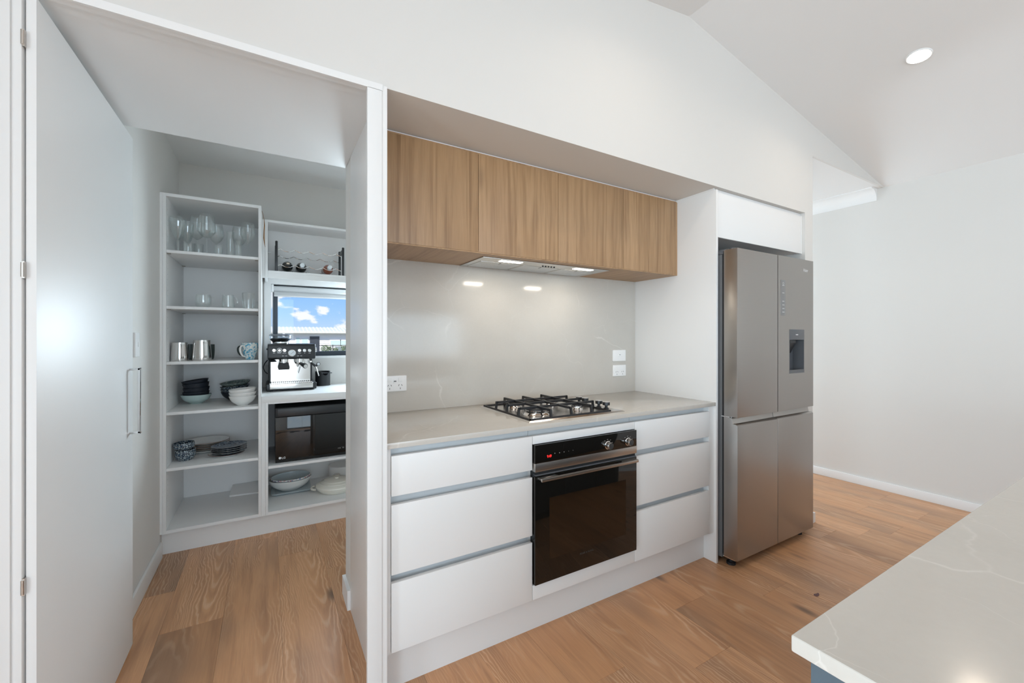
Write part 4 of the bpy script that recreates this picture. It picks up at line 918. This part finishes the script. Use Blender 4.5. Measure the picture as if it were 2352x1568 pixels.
t = mug(556, 596, 789, 3.36, s3, 'dark_green_ceramic', 'dark cup with a pale handle behind the marbled cup', [(0.52, 0), (0.6, 0.1), (0.9, 0.6), (1, 1)], (-1, 0.0), None)

# ------------------------------------------------------------------ bowls and plates
def bowl(X, Y, z, r, h, m, label, group, foot=0.45, th=0.0035, tilt=(0, 0), sx=1.0, sy=1.0, name='bowl', shape=None, rim=None, cat='bowl'):
    c = (X, Y, z); P = shape or [(foot, 0.0), (foot, 0.06), (0.78, 0.38), (0.95, 0.75), (1.0, 1.0)]
    prof = wall_prof(smoothp([(r * a, h * b) for a, b in P]), th); b = MB().lathe(prof, c, 44, 'Z', sx, sy)
    if rim is None:
        o = b.obj(name, m, None, label=label, cat=cat, group=group, org=c)
    else:
        o = T(name, label, cat, c, group); b.obj('bowl_body', m, o)
        MB().lathe([(r * 1.0015, h * 0.86), (r * 1.012, h * 0.9), (r * 1.012, h * 0.985), (r * 1.0, h)], c, 44, 'Z', sx, sy).obj('rim_band', rim, o)
    o.rotation_euler = (tilt[0], tilt[1], 0); return o
s4 = SH[3]
Yb = onZ(450, 927.5, s4)[1] + 0.045
X, r = item(414.5, 487, Yb); h = ztop(905.5, 450, Yb - r * 0.2) - s4
bowl(X, Yb, s4, r, h, 'celadon', 'pale celadon bowl at the bottom of the dark bowl stack', 'bowls stacked by the tower wall', 0.42)
Xd, rd = item(419, 483.5, Yb)
GB = 'bowls stacked by the tower wall'; dark_sh = [(0.62, 0), (0.66, 0.03), (0.82, 0.30), (0.92, 0.65), (1.0, 1.0)]
bowl(Xd, Yb, s4 + 0.024, rd, 0.055, 'navy_ceramic', 'lowest dark navy bowl, nested in the pale celadon bowl', GB, tilt=(0, -0.03), shape=dark_sh, th=0.0025)
bowl(Xd + 0.003, Yb, s4 + 0.046, rd * 0.985, 0.060, 'navy_ceramic', 'second dark navy bowl up in the leaning stack', GB, tilt=(0, -0.06), shape=dark_sh, th=0.0025)
bowl(Xd + 0.003, Yb, s4 + 0.070, rd * 0.985, 0.066, 'navy_ceramic', 'deep dark navy bowl just under the topmost one', GB, tilt=(0, -0.095), shape=dark_sh, th=0.0025)
bowl(Xd - 0.001, Yb, s4 + 0.106, rd * 1.0, 0.050, 'navy_ceramic', 'topmost dark navy bowl, tilted on its stack', GB, tilt=(0, -0.14), shape=[(0.62, 0), (0.66, 0.04), (0.85, 0.45), (1, 1.0)], th=0.0025)
Yw = onZ(557, 931.5, s4)[1] + 0.035; X, r = item(525, 590, Yw)
GW = 'white bowls stacked by the right tower side'; wsh = [(0.40, 0.0), (0.42, 0.05), (0.78, 0.40), (0.96, 0.80), (1.0, 1.0)]
hh = ztop(907.5, 557, Yw) - s4
bowl(X, Yw, s4, r * 0.985, hh, 'white_ceramic', 'lowest white bowl, standing on the shelf', GW, shape=wsh)
bowl(X + 0.002, Yw, s4 + hh * 0.36, r * 0.99, hh, 'white_ceramic', 'middle white bowl nested in the white stack', GW, shape=wsh, tilt=(0, -0.035))
bowl(X + 0.003, Yw, s4 + hh * 0.70, r * 0.99, hh, 'white_ceramic', 'topmost white bowl, tilted in the white stack', GW, shape=wsh, tilt=(0, -0.075))
Yg = onZ(520, 921, s4)[1] + 0.06; X, r = item(505, 577, Yg)
GG = 'speckled bowls stacked behind the white bowls'
bowl(X, Yg, s4, r * 0.93, 0.060, 'navy_ceramic', 'dark teal bowl at the bottom of the speckled stack', GG, 0.45)
bowl(X, Yg, s4 + 0.040, r * 0.95, 0.040, 'speckled_blue', 'lower blue speckled bowl of the stack behind the white bowls', GG, 0.5, tilt=(0, -0.04))
bowl(X, Yg, s4 + 0.063, r * 0.96, 0.038, 'speckled_blue', 'upper blue speckled bowl under the green dish', GG, 0.5, tilt=(0, -0.08))
bowl(X + 0.002, Yg, s4 + 0.090, r * 1.0, 0.036, 'speckled_green', 'shallow green speckled dish on top of the stack', GG, 0.5, tilt=(0.05, -0.10), shape=[(0.5, 0), (0.55, 0.1), (0.9, 0.7), (1.0, 1.0)])
s5 = SH[4]
Yq = onZ(427, 1059, s5)[1] + 0.04; X, r = item(395.5, 450.5, Yq)
GS = 'small speckled bowls beside the tower wall'; ssh = [(0.62, 0.0), (0.66, 0.03), (0.92, 0.30), (1.0, 0.62), (0.97, 1.0)]
bowl(X + 0.006, Yq, s5, r * 0.92, 0.068, 'speckled_blue', 'lower blue speckled bowl beside the white plates', GS, shape=ssh)
bowl(inx(X - 0.004, r * 0.99), Yq, s5 + 0.0635, r * 0.93, 0.048, 'speckled_blue', 'upper blue speckled bowl nested in the lower one', GS, shape=ssh, tilt=(0, -0.03))
def plate(X, Y, z, r, h, m, label, group, rimm=None, tilt=(0, 0), sx=1.0):
    c = (X, Y, z); P = [(0.62, 0.0), (0.66, 0.12), (0.80, 0.55), (1.0, 0.96), (1.0, 1.0)]
    b = MB().lathe([(0, h * 0.0)] + [(r * a, h * q) for a, q in P] + [(r * 0.985, h * 1.05), (r * 0.78, h * 0.66), (r * 0.66, h * 0.35), (0, h * 0.35)], c, 48, 'Z', sx, 1.0)
    if rimm is None:
        o = b.obj('plate', m, None, label=label, cat='plate', group=group, org=c)
    else:
        o = T('plate', label, 'plate', c, group); b.obj('plate_body', m, o)
        MB().lathe([(r * 0.994, h * 0.93), (r * 1.003, h * 0.955), (r * 1.003, h * 1.02), (r * 0.985, h * 1.06)], c, 48, 'Z', sx, 1.0).obj('rim', rimm, o)
    o.rotation_euler = (tilt[0], tilt[1], 0); return o
Yp_ = onZ(470, 1042, s5)[1] + 0.10; X, r = item(421, 529, Yp_)
PW = ['bottom white dinner plate, resting on the shelf', 'second white dinner plate from the bottom of its stack', 'third white dinner plate from the bottom of its stack', 'fourth white dinner plate from the bottom of its stack', 'topmost white dinner plate with a dark rim']
for i in range(5): plate(X, Yp_, s5 + 0.0005 + i * 0.0125, r, 0.020, 'white_ceramic', PW[i], 'white dinner plates', None if i == 0 else 'oak_edge')
Ys_ = onZ(525, 1049, s5)[1] + 0.075; X, r = item(485, 568.5, Ys_)
plate(X - 0.014, Ys_ - 0.010, s5 + 0.0005, r * 1.0, 0.016, 'white_ceramic', 'red-brown rimmed plate at the bottom of the speckled stack', 'speckled side plates', 'red_brown_glaze')
PS = ['second plate up, blue speckled, above the red-brown one', 'third plate up in the blue speckled stack', 'fourth plate up, just under the topmost speckled plate', 'topmost blue speckled side plate']
for i in range(4): plate(X, Ys_, s5 + 0.012 + i * 0.0118, r, 0.018, 'speckled_plate', PS[i], 'speckled side plates', 'grey_print', tilt=(0, -0.01 * i))
# folded white foam sheet in the bottom of the tower
p0, p1 = onZ(526.5, 1141.5, 0.155), onZ(590, 1132, 0.155)
m = MB(); zf_ = 0.155
m.add([(p0[0], p0[1], zf_), (-0.058, p1[1] - 0.01, zf_), (-0.058, p1[1] - 0.01, zf_ + 0.010), (p0[0], p0[1], zf_ + 0.012), (p0[0] + 0.008, 3.702, zf_), (-0.058, 3.702, zf_), (-0.058, 3.702, zf_ + 0.046), (p0[0] + 0.012, 3.702, zf_ + 0.044)],
      [(0, 1, 2, 3), (5, 4, 7, 6), (3, 2, 6, 7), (1, 5, 6, 2), (0, 3, 7, 4), (0, 4, 5, 1)]).obj('foam_wedge', 'foam_white', None, label='white foam packing wedge on the bottom shelf of the tower', cat='packing', bevel=0.002)

# ------------------------------------------------------------------ microwave
mw = T('microwave', 'black glass-fronted microwave on the pantry cabinet shelf', 'microwave', (0.3, 3.35, 0.45))
MX0, MX1, MY = 0.0395, 0.575, 3.168
BX('microwave_body', 'matte_black', mw, MX0 + 0.002, MX1 - 0.002, MY + 0.03, 3.62, 0.4565, 0.812, bevel=0.004)
md = BX('microwave_door', 'black_glass', mw, MX0, MX1, MY, MY + 0.03, 0.4560, 0.7520, bevel=0.0015)
tb = BX('top_band', 'matte_black', mw, MX0, MX1, MY + 0.004, MY + 0.03, 0.7545, 0.8136, bevel=0.002)
BX('handle_ledge', 'black_plastic', tb, MX0 + 0.012, MX1 - 0.012, MY - 0.001, MY + 0.005, 0.7575, 0.8095, bevel=0.002)
TEXT('lettering', 'LG', 0.0185, (0.0765, MY - 0.0006, 0.4765), 'white_print', md, bold=0.0003)
MB().cyl((0.0665, MY - 0.0006, 0.4835), 0.0078, 0.0005, 'Y', 24).obj('emblem', 'white_print', md)
TEXT('lettering', 'min  10', 0.0135, (0.424, MY - 0.0006, 0.4985), 'grey_print', md)
for x in (MX0 + 0.03, MX1 - 0.03):
    for y in (MY + 0.05, 3.58): MB().cyl((x, y, 0.45), 0.014, 0.0070, 'Z', 16).obj('foot', 'rubber', mw)

# ------------------------------------------------------------------ serving dishes in the bottom of the base cabinet
zb0 = 0.155; k_ = 0.1913
lp = lambda u, v: onZ(590 + u * k_, 900 + v * k_, zb0)
a = lp(165, 1280); b = lp(655, 1190)
pc = ((a[0] + b[0]) / 2 + 0.003, a[1] + 0.135)
hw = (b[0] - a[0]) / 2
m = MB(); o0, o1 = hw, hw * 0.80
def rrect(cx, cy, h, rad, z, n=5):
    out = []
    for qx, qy, a0 in ((1, 1, 0), (-1, 1, 90), (-1, -1, 180), (1, -1, 270)):
        for i in range(n + 1):
            t = math.radians(a0 + 90 * i / n); out.append((cx + qx * (h - rad) + rad * math.cos(t), cy + qy * (h - rad) + rad * math.sin(t), z))
    return out
lay = [rrect(*pc, o1, 0.012, zb0), rrect(*pc, o0 * 0.97, 0.012, zb0 + 0.016), rrect(*pc, o0, 0.012, zb0 + 0.020), rrect(*pc, o0 * 0.97, 0.012, zb0 + 0.0215), rrect(*pc, o1 * 0.99, 0.012, zb0 + 0.006)]
n = len(lay[0]); V = sum(lay, []); Fc = [tuple(range(n))[::-1], tuple(range(4 * n, 5 * n))]
for L in range(4):
    for i in range(n): Fc.append((L * n + i, L * n + (i + 1) % n, (L + 1) * n + (i + 1) % n, (L + 1) * n + i))
m.add(V, Fc).obj('square_platter', 'pale_blue_ceramic', None, label='square pale blue platter under the two serving bowls', cat='platter')
bc = (sl(667) * 3.515, 3.515); zr = zb0 + 0.0074
bowl(bc[0], bc[1], zr, 0.142, 0.082, 'white_ceramic', 'large white oval serving bowl on the square platter', 'nested serving bowls', 0.5, 0.005, sx=1.0, sy=0.86, shape=[(0.45, 0), (0.5, 0.02), (0.82, 0.4), (0.97, 0.82), (1, 1)])
bowl(bc[0] + 0.004, bc[1], zr + 0.022, 0.130, 0.072, 'pale_blue_ceramic', 'pale serving bowl with a dotted rim nested in the larger bowl', 'nested serving bowls', 0.5, 0.004, sx=1.0, sy=0.86, rim='dotted_band', shape=[(0.45, 0), (0.5, 0.02), (0.82, 0.4), (0.97, 0.82), (1, 1)])
CY0 = 3.345; CC = (sl(773.6) * CY0, CY0, zb0); CR = 0.142
cs = T('casserole', 'cream enamel casserole with lid and steel knob beside the serving bowls', 'casserole', CC)
MB().lathe(smoothp([(0.001, 0.0), (CR * 0.74, 0.0), (CR * 0.87, 0.007), (CR * 0.97, 0.024), (CR, 0.036), (CR, 0.039)]), CC, 48).obj('pot', 'cream_enamel', cs)
ld = MB().lathe(smoothp([(CR * 1.015, 0.038), (CR * 1.02, 0.042), (CR * 0.96, 0.051), (CR * 0.62, 0.073), (CR * 0.60, 0.075), (CR * 0.30, 0.083), (0.001, 0.085)]), CC, 48).obj('lid', 'cream_enamel', cs)
for rr_, hz_ in ((0.80, 0.0632), (0.615, 0.0742)): MB().lathe([(CR * rr_ + 0.002, hz_ - 0.002), (CR * rr_ + 0.001, hz_ + 0.0016), (CR * rr_ - 0.002, hz_ + 0.001)], CC, 48).obj('lid_ring', 'cream_enamel', ld)
MB().lathe([(0.014, 0.083), (0.014, 0.092), (0.017, 0.093), (0.017, 0.094)], CC, 24).obj('knob_base', 'cream_enamel', ld)
MB().lathe([(0, 0.093), (0.017, 0.093), (0.023, 0.104), (0.0235, 0.110), (0.020, 0.114), (0, 0.115)], CC, 28).obj('knob', 'polished_steel', ld)
for sg in (-1, 1):
    pts = []
    for i in range(9):
        t = -1.15 + 2.3 * i / 8; pts.append((CC[0] + sg * (CR * 0.93 + 0.040 * math.cos(t)), CC[1] + 0.046 * math.sin(t), zb0 + 0.034))
    MB().tube(pts, 0.0075, 10).obj('side_handle', 'cream_enamel', cs)
c2 = (sl(786) * 3.585, 3.585); h2 = ztop(900 + 905 * k_, 780, 3.50) - zb0
cn = T('cake_tin', 'white round container behind the cream casserole', 'container', (c2[0], c2[1], zb0))
MB().lathe([(0, 0), (0.098, 0), (0.100, 0.004), (0.100, h2 * 0.80), (0, h2 * 0.80)], (*c2, zb0), 40).obj('tin_body', 'white_plastic', cn)
MB().lathe([(0.1015, h2 * 0.72), (0.1022, h2 * 0.95), (0.097, h2), (0, h2)], (*c2, zb0), 40).obj('lid', 'white_plastic', cn)

# ------------------------------------------------------------------ coffee machine (pixel sketch on its front plane, then real depth)
CZ = 0.9035; CY = 3.372
def cf(zx_, zy_, Y=CY): return onY(600 + zx_ * 0.10204, 740 + zy_ * 0.10204, Y)
cm = T('coffee_machine', 'black espresso machine with steel front and bean hopper on the pantry bench', 'coffee machine', (0.15, 3.5, CZ))
CX0, CX1 = cf(112, 1500)[0], cf(1248, 1500)[0]
hx0, hx1 = cf(142, 600)[0], cf(1222, 600)[0]
ht, hbm = cf(600, 487)[2], cf(600, 835)[2]
BX('base', 'black_plastic', cm, CX0, CX1, CY, 3.68, CZ + 0.006, cf(600, 1375)[2], bevel=0.008, bseg=3)
for x in (CX0 + 0.03, CX1 - 0.03):
    for y in (CY + 0.03, 3.65): MB().cyl((x, y, CZ), 0.012, 0.008, 'Z', 14).obj('foot', 'rubber', cm)
BX('drip_tray', 'machine_steel', cm, cf(190, 1400)[0], cf(1165, 1400)[0], CY - 0.006, CY + 0.14, cf(600, 1490)[2], cf(600, 1372)[2], bevel=0.004, bseg=3)
gr = MB()
for i in range(22):
    x = cf(200, 1370)[0] + i * (cf(1155, 1370)[0] - cf(200, 1370)[0]) / 21; gr.box(x - 0.003, x + 0.003, CY + 0.004, CY + 0.13, cf(600, 1372)[2] - 0.001, cf(600, 1372)[2] + 0.003)
gr.obj('drip_grid', 'machine_steel', cm, kind='stuff')
bx0, bx1 = cf(150, 1000)[0] + 0.004, cf(1195, 1000)[0] - 0.002
BX('back_housing', 'black_plastic', cm, bx0, bx1, CY + 0.135, 3.685, CZ + 0.02, ht - 0.002, bevel=0.008, bseg=3)
bw = CY + 0.132
BX('steel_front', 'machine_steel', cm, bx0 + 0.014, bx1 - 0.014, bw, bw + 0.004, cf(600, 1372)[2] + 0.003, hbm + 0.02)
hs = [(CY + 0.002, ht - 0.012), (CY + 0.012, ht), (3.680, ht), (3.680, hbm), (CY + 0.02, hbm), (CY - 0.004, hbm + 0.012)]
head = MB().prism(hs, 'X', hx0, hx1).obj('head', 'black_plastic', cm, bevel=0.006, bseg=3)
fy = CY - 0.0035
def ring_knob(u, v, r, nm='button'):
    p = cf(u, v, fy); b = MB().lathe([(0, -0.004), (r * 0.82, -0.004), (r, -0.002), (r, 0.004)], (p[0], fy + 0.001, p[2]), 24, 'Y').obj(nm, 'polished_steel', cm)
    return p, b
for u in (288, 526, 862, 975, 1088): ring_knob(u, 632, 0.0115)
p, b = ring_knob(410, 632, 0.0085, 'grind_dial')
for rr_ in (0.0135, 0.0165): MB().lathe([(rr_ - 0.0008, -0.0008), (rr_ + 0.0008, -0.0008), (rr_ + 0.0008, 0.002), (rr_ - 0.0008, 0.002)], (p[0], fy, p[2]), 28, 'Y').obj('dial_ring', 'white_print', b)
p = cf(694, 690, fy); g_ = MB().lathe([(0, -0.0055), (0.0215, -0.0055), (0.0245, -0.0035), (0.0245, 0.004)], (p[0], fy + 0.001, p[2]), 36, 'Y').obj('pressure_gauge', 'polished_steel', cm)
MB().cyl((p[0], fy - 0.0052, p[2]), 0.0205, 0.0005, 'Y', 32).obj('gauge_face', 'capsule_white', g_)
q = MB(); dv = Vector((0.0115, 0, 0.0105)); nv = Vector((-0.0006, 0, 0.0006)); c_ = Vector((p[0], fy - 0.0057, p[2]))
q.add([c_ - dv * 0.8 - nv, c_ - dv * 0.8 + nv, c_ + dv + nv, c_ + dv - nv], [(0, 1, 2, 3)]).obj('gauge_needle', 'red_brown_glaze', g_, smooth=0)
for u, w_ in ((288, 26), (405, 44), (522, 40), (862, 30), (977, 14), (1090, 24)):
    a_, b_ = cf(u - w_, 691, fy - 0.001), cf(u + w_, 691, fy - 0.001); BX('print_mark', 'white_print', head, a_[0], b_[0], fy - 0.0012, fy, a_[2] - 0.0012, a_[2] + 0.0012)
for u, v in ((490, 757), (562, 757), (828, 757), (900, 755)):
    a_, b_ = cf(u - 20, v, fy - 0.001), cf(u + 20, v, fy - 0.001); BX('print_mark', 'white_print', head, a_[0], b_[0], fy - 0.0012, fy, a_[2] - 0.0012, a_[2] + 0.0012)
# bean hopper
hY = CY + 0.095; hX = cf(440, 300, hY)[0]; hz = ht
hr = item(600 + 180 * .10204, 600 + 702 * .10204, hY)[1]; htop = cf(440, 285, hY)[2]
hp_ = T('bean_hopper', 'clear coffee bean hopper with dark lid on top of the espresso machine', 'hopper', (hX, hY, hz))
MB().lathe([(hr * 0.66, 0.0), (hr * 0.66, 0.014), (hr * 0.70, 0.018), (hr * 0.95, (htop - hz) * 0.62), (hr * 0.97, (htop - hz) * 0.95)], (hX, hY, hz - 0.001), 40).obj('hopper_wall', 'smoky_plastic', hp_)
MB().lathe([(0, (htop - hz) * 0.94), (hr, (htop - hz) * 0.94), (hr, (htop - hz) * 1.02), (hr * 0.8, (htop - hz) * 1.10), (0, (htop - hz) * 1.12)], (hX, hY, hz - 0.001), 40).obj('lid', 'grey_plastic', hp_)
MB().lathe([(0, 0.006), (hr * 0.62, 0.006), (hr * 0.64, 0.016), (hr * 0.86, (htop - hz) * 0.52), (hr * 0.7, (htop - hz) * 0.66), (0, (htop - hz) * 0.60)], (hX - 0.006, hY, hz - 0.001), 24).obj('beans', 'coffee_beans', hp_, label='dark roasted coffee beans')
MB().lathe([(hr * 0.68, 0.0), (hr * 0.70, 0.004), (hr * 0.69, 0.016)], (hX, hY, hz - 0.001), 40).obj('collar', 'chrome', hp_)
# tamper, grinder outlet and cradle
gy = CY + 0.05
p = cf(255, 860, CY + 0.02)
MB().lathe([(0, 0), (0.024, 0), (0.027, 0.003), (0.022, 0.008), (0.008, 0.018), (0.007, 0.034), (0.010, 0.040), (0, 0.042)], (p[0], CY + 0.03, cf(255, 890, CY + 0.03)[2]), 28).obj('tamper', 'black_plastic', cm)
p = cf(508, 870, gy); p2 = cf(508, 1060, gy)
MB().cyl((p[0], gy, cf(508, 910, gy)[2]), 0.029, hbm - cf(508, 910, gy)[2] + 0.004, 'Z', 32).obj('grind_outlet', 'polished_steel', cm)
zA, zB_ = cf(508, 905, gy)[2], p2[2]; xw = cf(640, 1000, gy)[0] - p[0]
MB().prism([(p[0] - xw * 0.82, zA), (p[0] + xw * 0.82, zA), (p[0] + xw * 0.85, zA - 0.012), (p[0] + xw, zB_ + 0.016), (p[0] + xw * 0.9, zB_), (p[0] - xw * 0.9, zB_), (p[0] - xw, zB_ + 0.016), (p[0] - xw * 0.85, zA - 0.012)], 'Y', gy - 0.028, bw).obj('cradle', 'matte_black', cm, bevel=0.003)
# group head and portafilter
p = cf(865, 870, gy); zg = cf(865, 895, gy)[2]
MB().cyl((p[0], gy, zg), 0.034, hbm - zg + 0.004, 'Z', 36).obj('group_head', 'polished_steel', cm)
pf = MB().lathe([(0, 0), (0.022, 0.0), (0.031, 0.006), (0.032, 0.014), (0, 0.014)], (p[0], gy, zg - 0.014), 32).obj('portafilter', 'polished_steel', cm)
ha, hb2 = Vector((p[0] + 0.002, gy - 0.025, zg - 0.006)), Vector(cf(998, 985, CY - 0.075))
ptsH = [ha + (hb2 - ha) * f for f in (0, 0.25, 0.6, 0.97, 1.0)]
MB().tube(ptsH, [0.009, 0.011, 0.0145, 0.0175, 0.0165], 20).obj('handle', 'black_plastic', pf)
dH = (hb2 - ha).normalized(); MB().tube([hb2 - dH * 0.001, hb2 + dH * 0.0035], 0.0135, 20).obj('handle_cap', 'polished_steel', pf)
for dx in (-0.012, 0.012): MB().tube([(p[0] + dx * 0.3, gy, zg - 0.012), (p[0] + dx, gy - 0.004, zg - 0.026), (p[0] + dx, gy - 0.004, zg - 0.034)], 0.0055, 10).obj('spout', 'polished_steel', pf)
p3 = cf(880, 1000, gy + 0.03); p4 = cf(840, 1145, gy + 0.03)
MB().tube([p3, p4], 0.002, 6).obj('hot_water_pipe', 'grey_plastic', cm)
# steam wand and dial
w0 = Vector(cf(1090, 800, CY + 0.03)); w1 = Vector(cf(1120, 905, CY - 0.0)); w2 = Vector(cf(1225, 985, CY - 0.02)); w3 = Vector(cf(1295, 1205, CY - 0.02)); w4 = Vector(cf(1285, 935, CY - 0.02))
MB().cyl((w0.x, w0.y, w0.z - 0.004), 0.009, 0.02, 'Z', 16).obj('wand_joint', 'chrome', cm)
wd = MB().tube([w0, (w0 + w1) / 2 + Vector((0.0, -0.004, 0)), w1], 0.0055, 10).obj('steam_wand', 'chrome', cm)
MB().tube([w1, (w1 + w2) / 2, w2], [0.0065, 0.0085, 0.009], 12).obj('wand_grip', 'black_plastic', wd)
MB().tube([w2, w4], [0.007, 0.009], 12).obj('wand_tab', 'black_plastic', wd)
MB().cyl((w4.x, w4.y - 0.012, w4.z), 0.0125, 0.02, 'Y', 24).obj('wand_tab', 'black_plastic', wd)
MB().cyl((w4.x, w4.y - 0.013, w4.z), 0.0095, 0.002, 'Y', 24).obj('wand_cap', 'capsule_white', wd)
MB().tube([w2, w2 * 0.5 + w3 * 0.5, w3], 0.0042, 10).obj('wand_pipe', 'chrome', wd)
p = cf(1255, 615, CY + 0.09); MB().cyl((hx1 - 0.001, CY + 0.09, p[2]), 0.0185, 0.016, 'X', 28).obj('steam_dial', 'polished_steel', cm)
p = cf(125, 603, CY + 0.06); MB().cyl((hx0 - 0.008, CY + 0.06, p[2]), 0.006, 0.009, 'X', 16).obj('grind_lever', 'grey_plastic', cm)
cd = [Vector(cf(145, 850, CY + 0.17)), Vector(cf(85, 920, CY + 0.17)), Vector(cf(50, 1010, CY + 0.17)), Vector(cf(80, 1100, CY + 0.17)), Vector(cf(145, 1160, CY + 0.17))]
cpts = [Vector((-x[0] if False else x[0], x[1], 0)) for x in []]
path = []
for i in range(4):
    a_, b_ = cd[i], cd[i + 1]
    for q_ in range(4):
        t_ = q_ / 4; P0, P3 = cd[max(i - 1, 0)], cd[min(i + 2, 4)]
        path.append(0.5 * (2 * a_ + (b_ - P0) * t_ + (2 * P0 - 5 * a_ + 4 * b_ - P3) * t_ ** 2 + (3 * a_ - P0 - 3 * b_ + P3) * t_ ** 3))
path = [Vector((max(v_.x, TX1 + 0.004), v_.y, v_.z)) for v_ in path + [cd[4]]]
MB().tube(path, 0.0034, 8).obj('power_cord', 'rubber', cm)
# knock box
kx = cf(1390, 1420, 3.60); kb = T('knock_box', 'matte black knock box beside the espresso machine', 'knock box', (0.355, 3.63, CZ))
kxc, kr = item(600 + 1215 * .10204, 600 + 1553 * .10204, 3.635); kt = cf(1390, 1105, 3.60)[2] - CZ; kc = (kxc, 3.635, CZ)
seg = 48; V = []; Fk = []
for j in range(seg):
    t = 2 * math.pi * j / seg; ct, st_ = math.cos(t), math.sin(t)
    dip = max(0.0, 1 - (abs(math.atan2(math.sin(t + math.pi / 2 - 0.3), math.cos(t + math.pi / 2 - 0.3))) / 0.62) ** 2) * kt * 0.28
    for rr_, hh_ in ((kr * 1.05, 0.0), (kr * 0.985, 0.008), (kr, kt - dip), (kr - 0.004, kt - dip), (kr - 0.005, 0.006)): V.append((kc[0] + rr_ * ct, kc[1] + rr_ * st_, CZ + hh_))
for j in range(seg):
    k2 = (j + 1) % seg
    for i in range(4): Fk.append((j * 5 + i, k2 * 5 + i, k2 * 5 + i + 1, j * 5 + i + 1))
Fk.append(tuple(j * 5 for j in range(seg))[::-1]); Fk.append(tuple(j * 5 + 4 for j in range(seg)))
MB().add(V, Fk).obj('bin', 'matte_black', kb)
MB().tube([(kc[0] - kr + 0.002, kc[1], CZ + kt * 0.86), (kc[0] + kr + 0.014, kc[1], CZ + kt * 0.86)], 0.0042, 10).obj('knock_bar', 'grey_plastic', kb)

# ------------------------------------------------------------------ wine rack and bottles
wz = zs1; wy0, wy1 = 3.475, 3.655
def wr(zx_, zy_, Y): return onY(590 + zx_ * 0.17857, 480 + zy_ * 0.17857, Y)
rk = T('wine_rack', 'small wine rack with black end frames and wavy chrome bars', 'wine rack', (0.25, 3.56, wz))
xl = wr(252, 600, wy0)[0]; xr = wr(1108, 700, wy0)[0]; ph = wr(252, 412, wy0)[2] - wz
for x in (xl, xr):
    for y in (wy0, wy1):
        p_ = BX('end_post', 'black_plastic', rk, x - 0.008, x + 0.008, y - 0.010, y + 0.010, wz, wz + ph, bevel=0.002)
        MB().ball((x, y, wz + ph + 0.003), 0.005, 0.005, 0.004, 12, 8).obj('post_screw', 'chrome', p_)
    BX('end_rail', 'black_plastic', rk, x - 0.005, x + 0.005, wy0 + 0.010, wy1 - 0.010, wz + ph * 0.80, wz + ph * 0.95, bevel=0.001)
bxs = [wr(400, 728, wy0 - 0.03)[0], wr(585, 730, wy0 - 0.03)[0]]; PB = bxs[1] - bxs[0]; BR = 0.0365; BZ = wz + BR + 0.019   # bottles lie in the dips
def wave(y, zt_, H):
    pts = []; n = 96
    for i in range(n + 1):
        x = xl + 0.006 + (xr - xl - 0.012) * i / n; pts.append((x, y, zt_ + H * (1 - abs(math.cos(math.pi * (x - bxs[0]) / PB)))))
    MB().tube(pts, 0.0026, 8).obj('wavy_bar', 'chrome', rk)
zu = wr(600, 568, wy0)[2]
wave(wy0, BZ - 0.0158 - 0.0024, 0.017); wave(wy1 - 0.01, BZ - BR - 0.0024, 0.017)
wave(wy0, zu, 0.017); wave(wy1 - 0.01, zu - 0.0207, 0.017)
def bottle(k, m, capm, label):
    x = bxs[0] + k * PB; t = T('wine_bottle', label, 'bottle', (x, 3.56, BZ), 'bottles in the wine rack')
    MB().lathe([(0, -0.060), (0.0135, -0.060), (0.0145, -0.055), (0.0135, -0.05), (0.0145, 0.0), (0.0225, 0.022), (0.034, 0.045), (BR, 0.065), (BR, 0.185), (0.033, 0.190), (0, 0.186)], (x, wy0 + 0.02, BZ), 36, 'Y').obj('glass_body', m, t)
    MB().lathe([(0, -0.0625), (0.0150, -0.0625), (0.0158, -0.060), (0.0158, -0.012), (0.0150, -0.011)], (x, wy0 + 0.02, BZ), 28, 'Y').obj('capsule', capm, t)
    return t
bottle(0, 'bottle_green', 'bottle_green', 'dark wine bottle with a black capsule beside the rack end')
bottle(1, 'bottle_green', 'capsule_white', 'dark wine bottle with a pale capsule in the middle of the rack')
bottle(3, 'bottle_rose', 'capsule_white', 'rose wine bottle with a pale capsule by the far rack end')
c = (bxs[0], 0, BZ + 0.003); lbt = [o for o in bpy.data.objects if o.name == 'wine_bottle'][0]
BX('price_tag', 'label_cream', lbt, c[0] - 0.0095, c[0] + 0.0095, wy0 - 0.0445, wy0 - 0.0430, c[2] - 0.006, c[2] + 0.006)
# dried strip hanging from the tower's side
pts = [Vector(onY(590 + a_ * 0.17857, 480 + b_ * 0.17857, 3.30)) for a_, b_ in ((62, 22), (80, 70), (92, 140), (97, 210), (92, 290), (90, 370), (96, 430), (108, 490))]
pts = [Vector((max(p_.x, TX1 + 0.006), p_.y, p_.z)) for p_ in pts]; pts[0].x = TX1 + 0.001
MB().tube(pts, [0.0012, 0.0015, 0.0018, 0.0035, 0.0038, 0.0048, 0.003, 0.0008], 6).obj('dried_strip', 'cork_string', None, label='thin brown dried strip hanging on the side of the tower shelves', cat='strip')
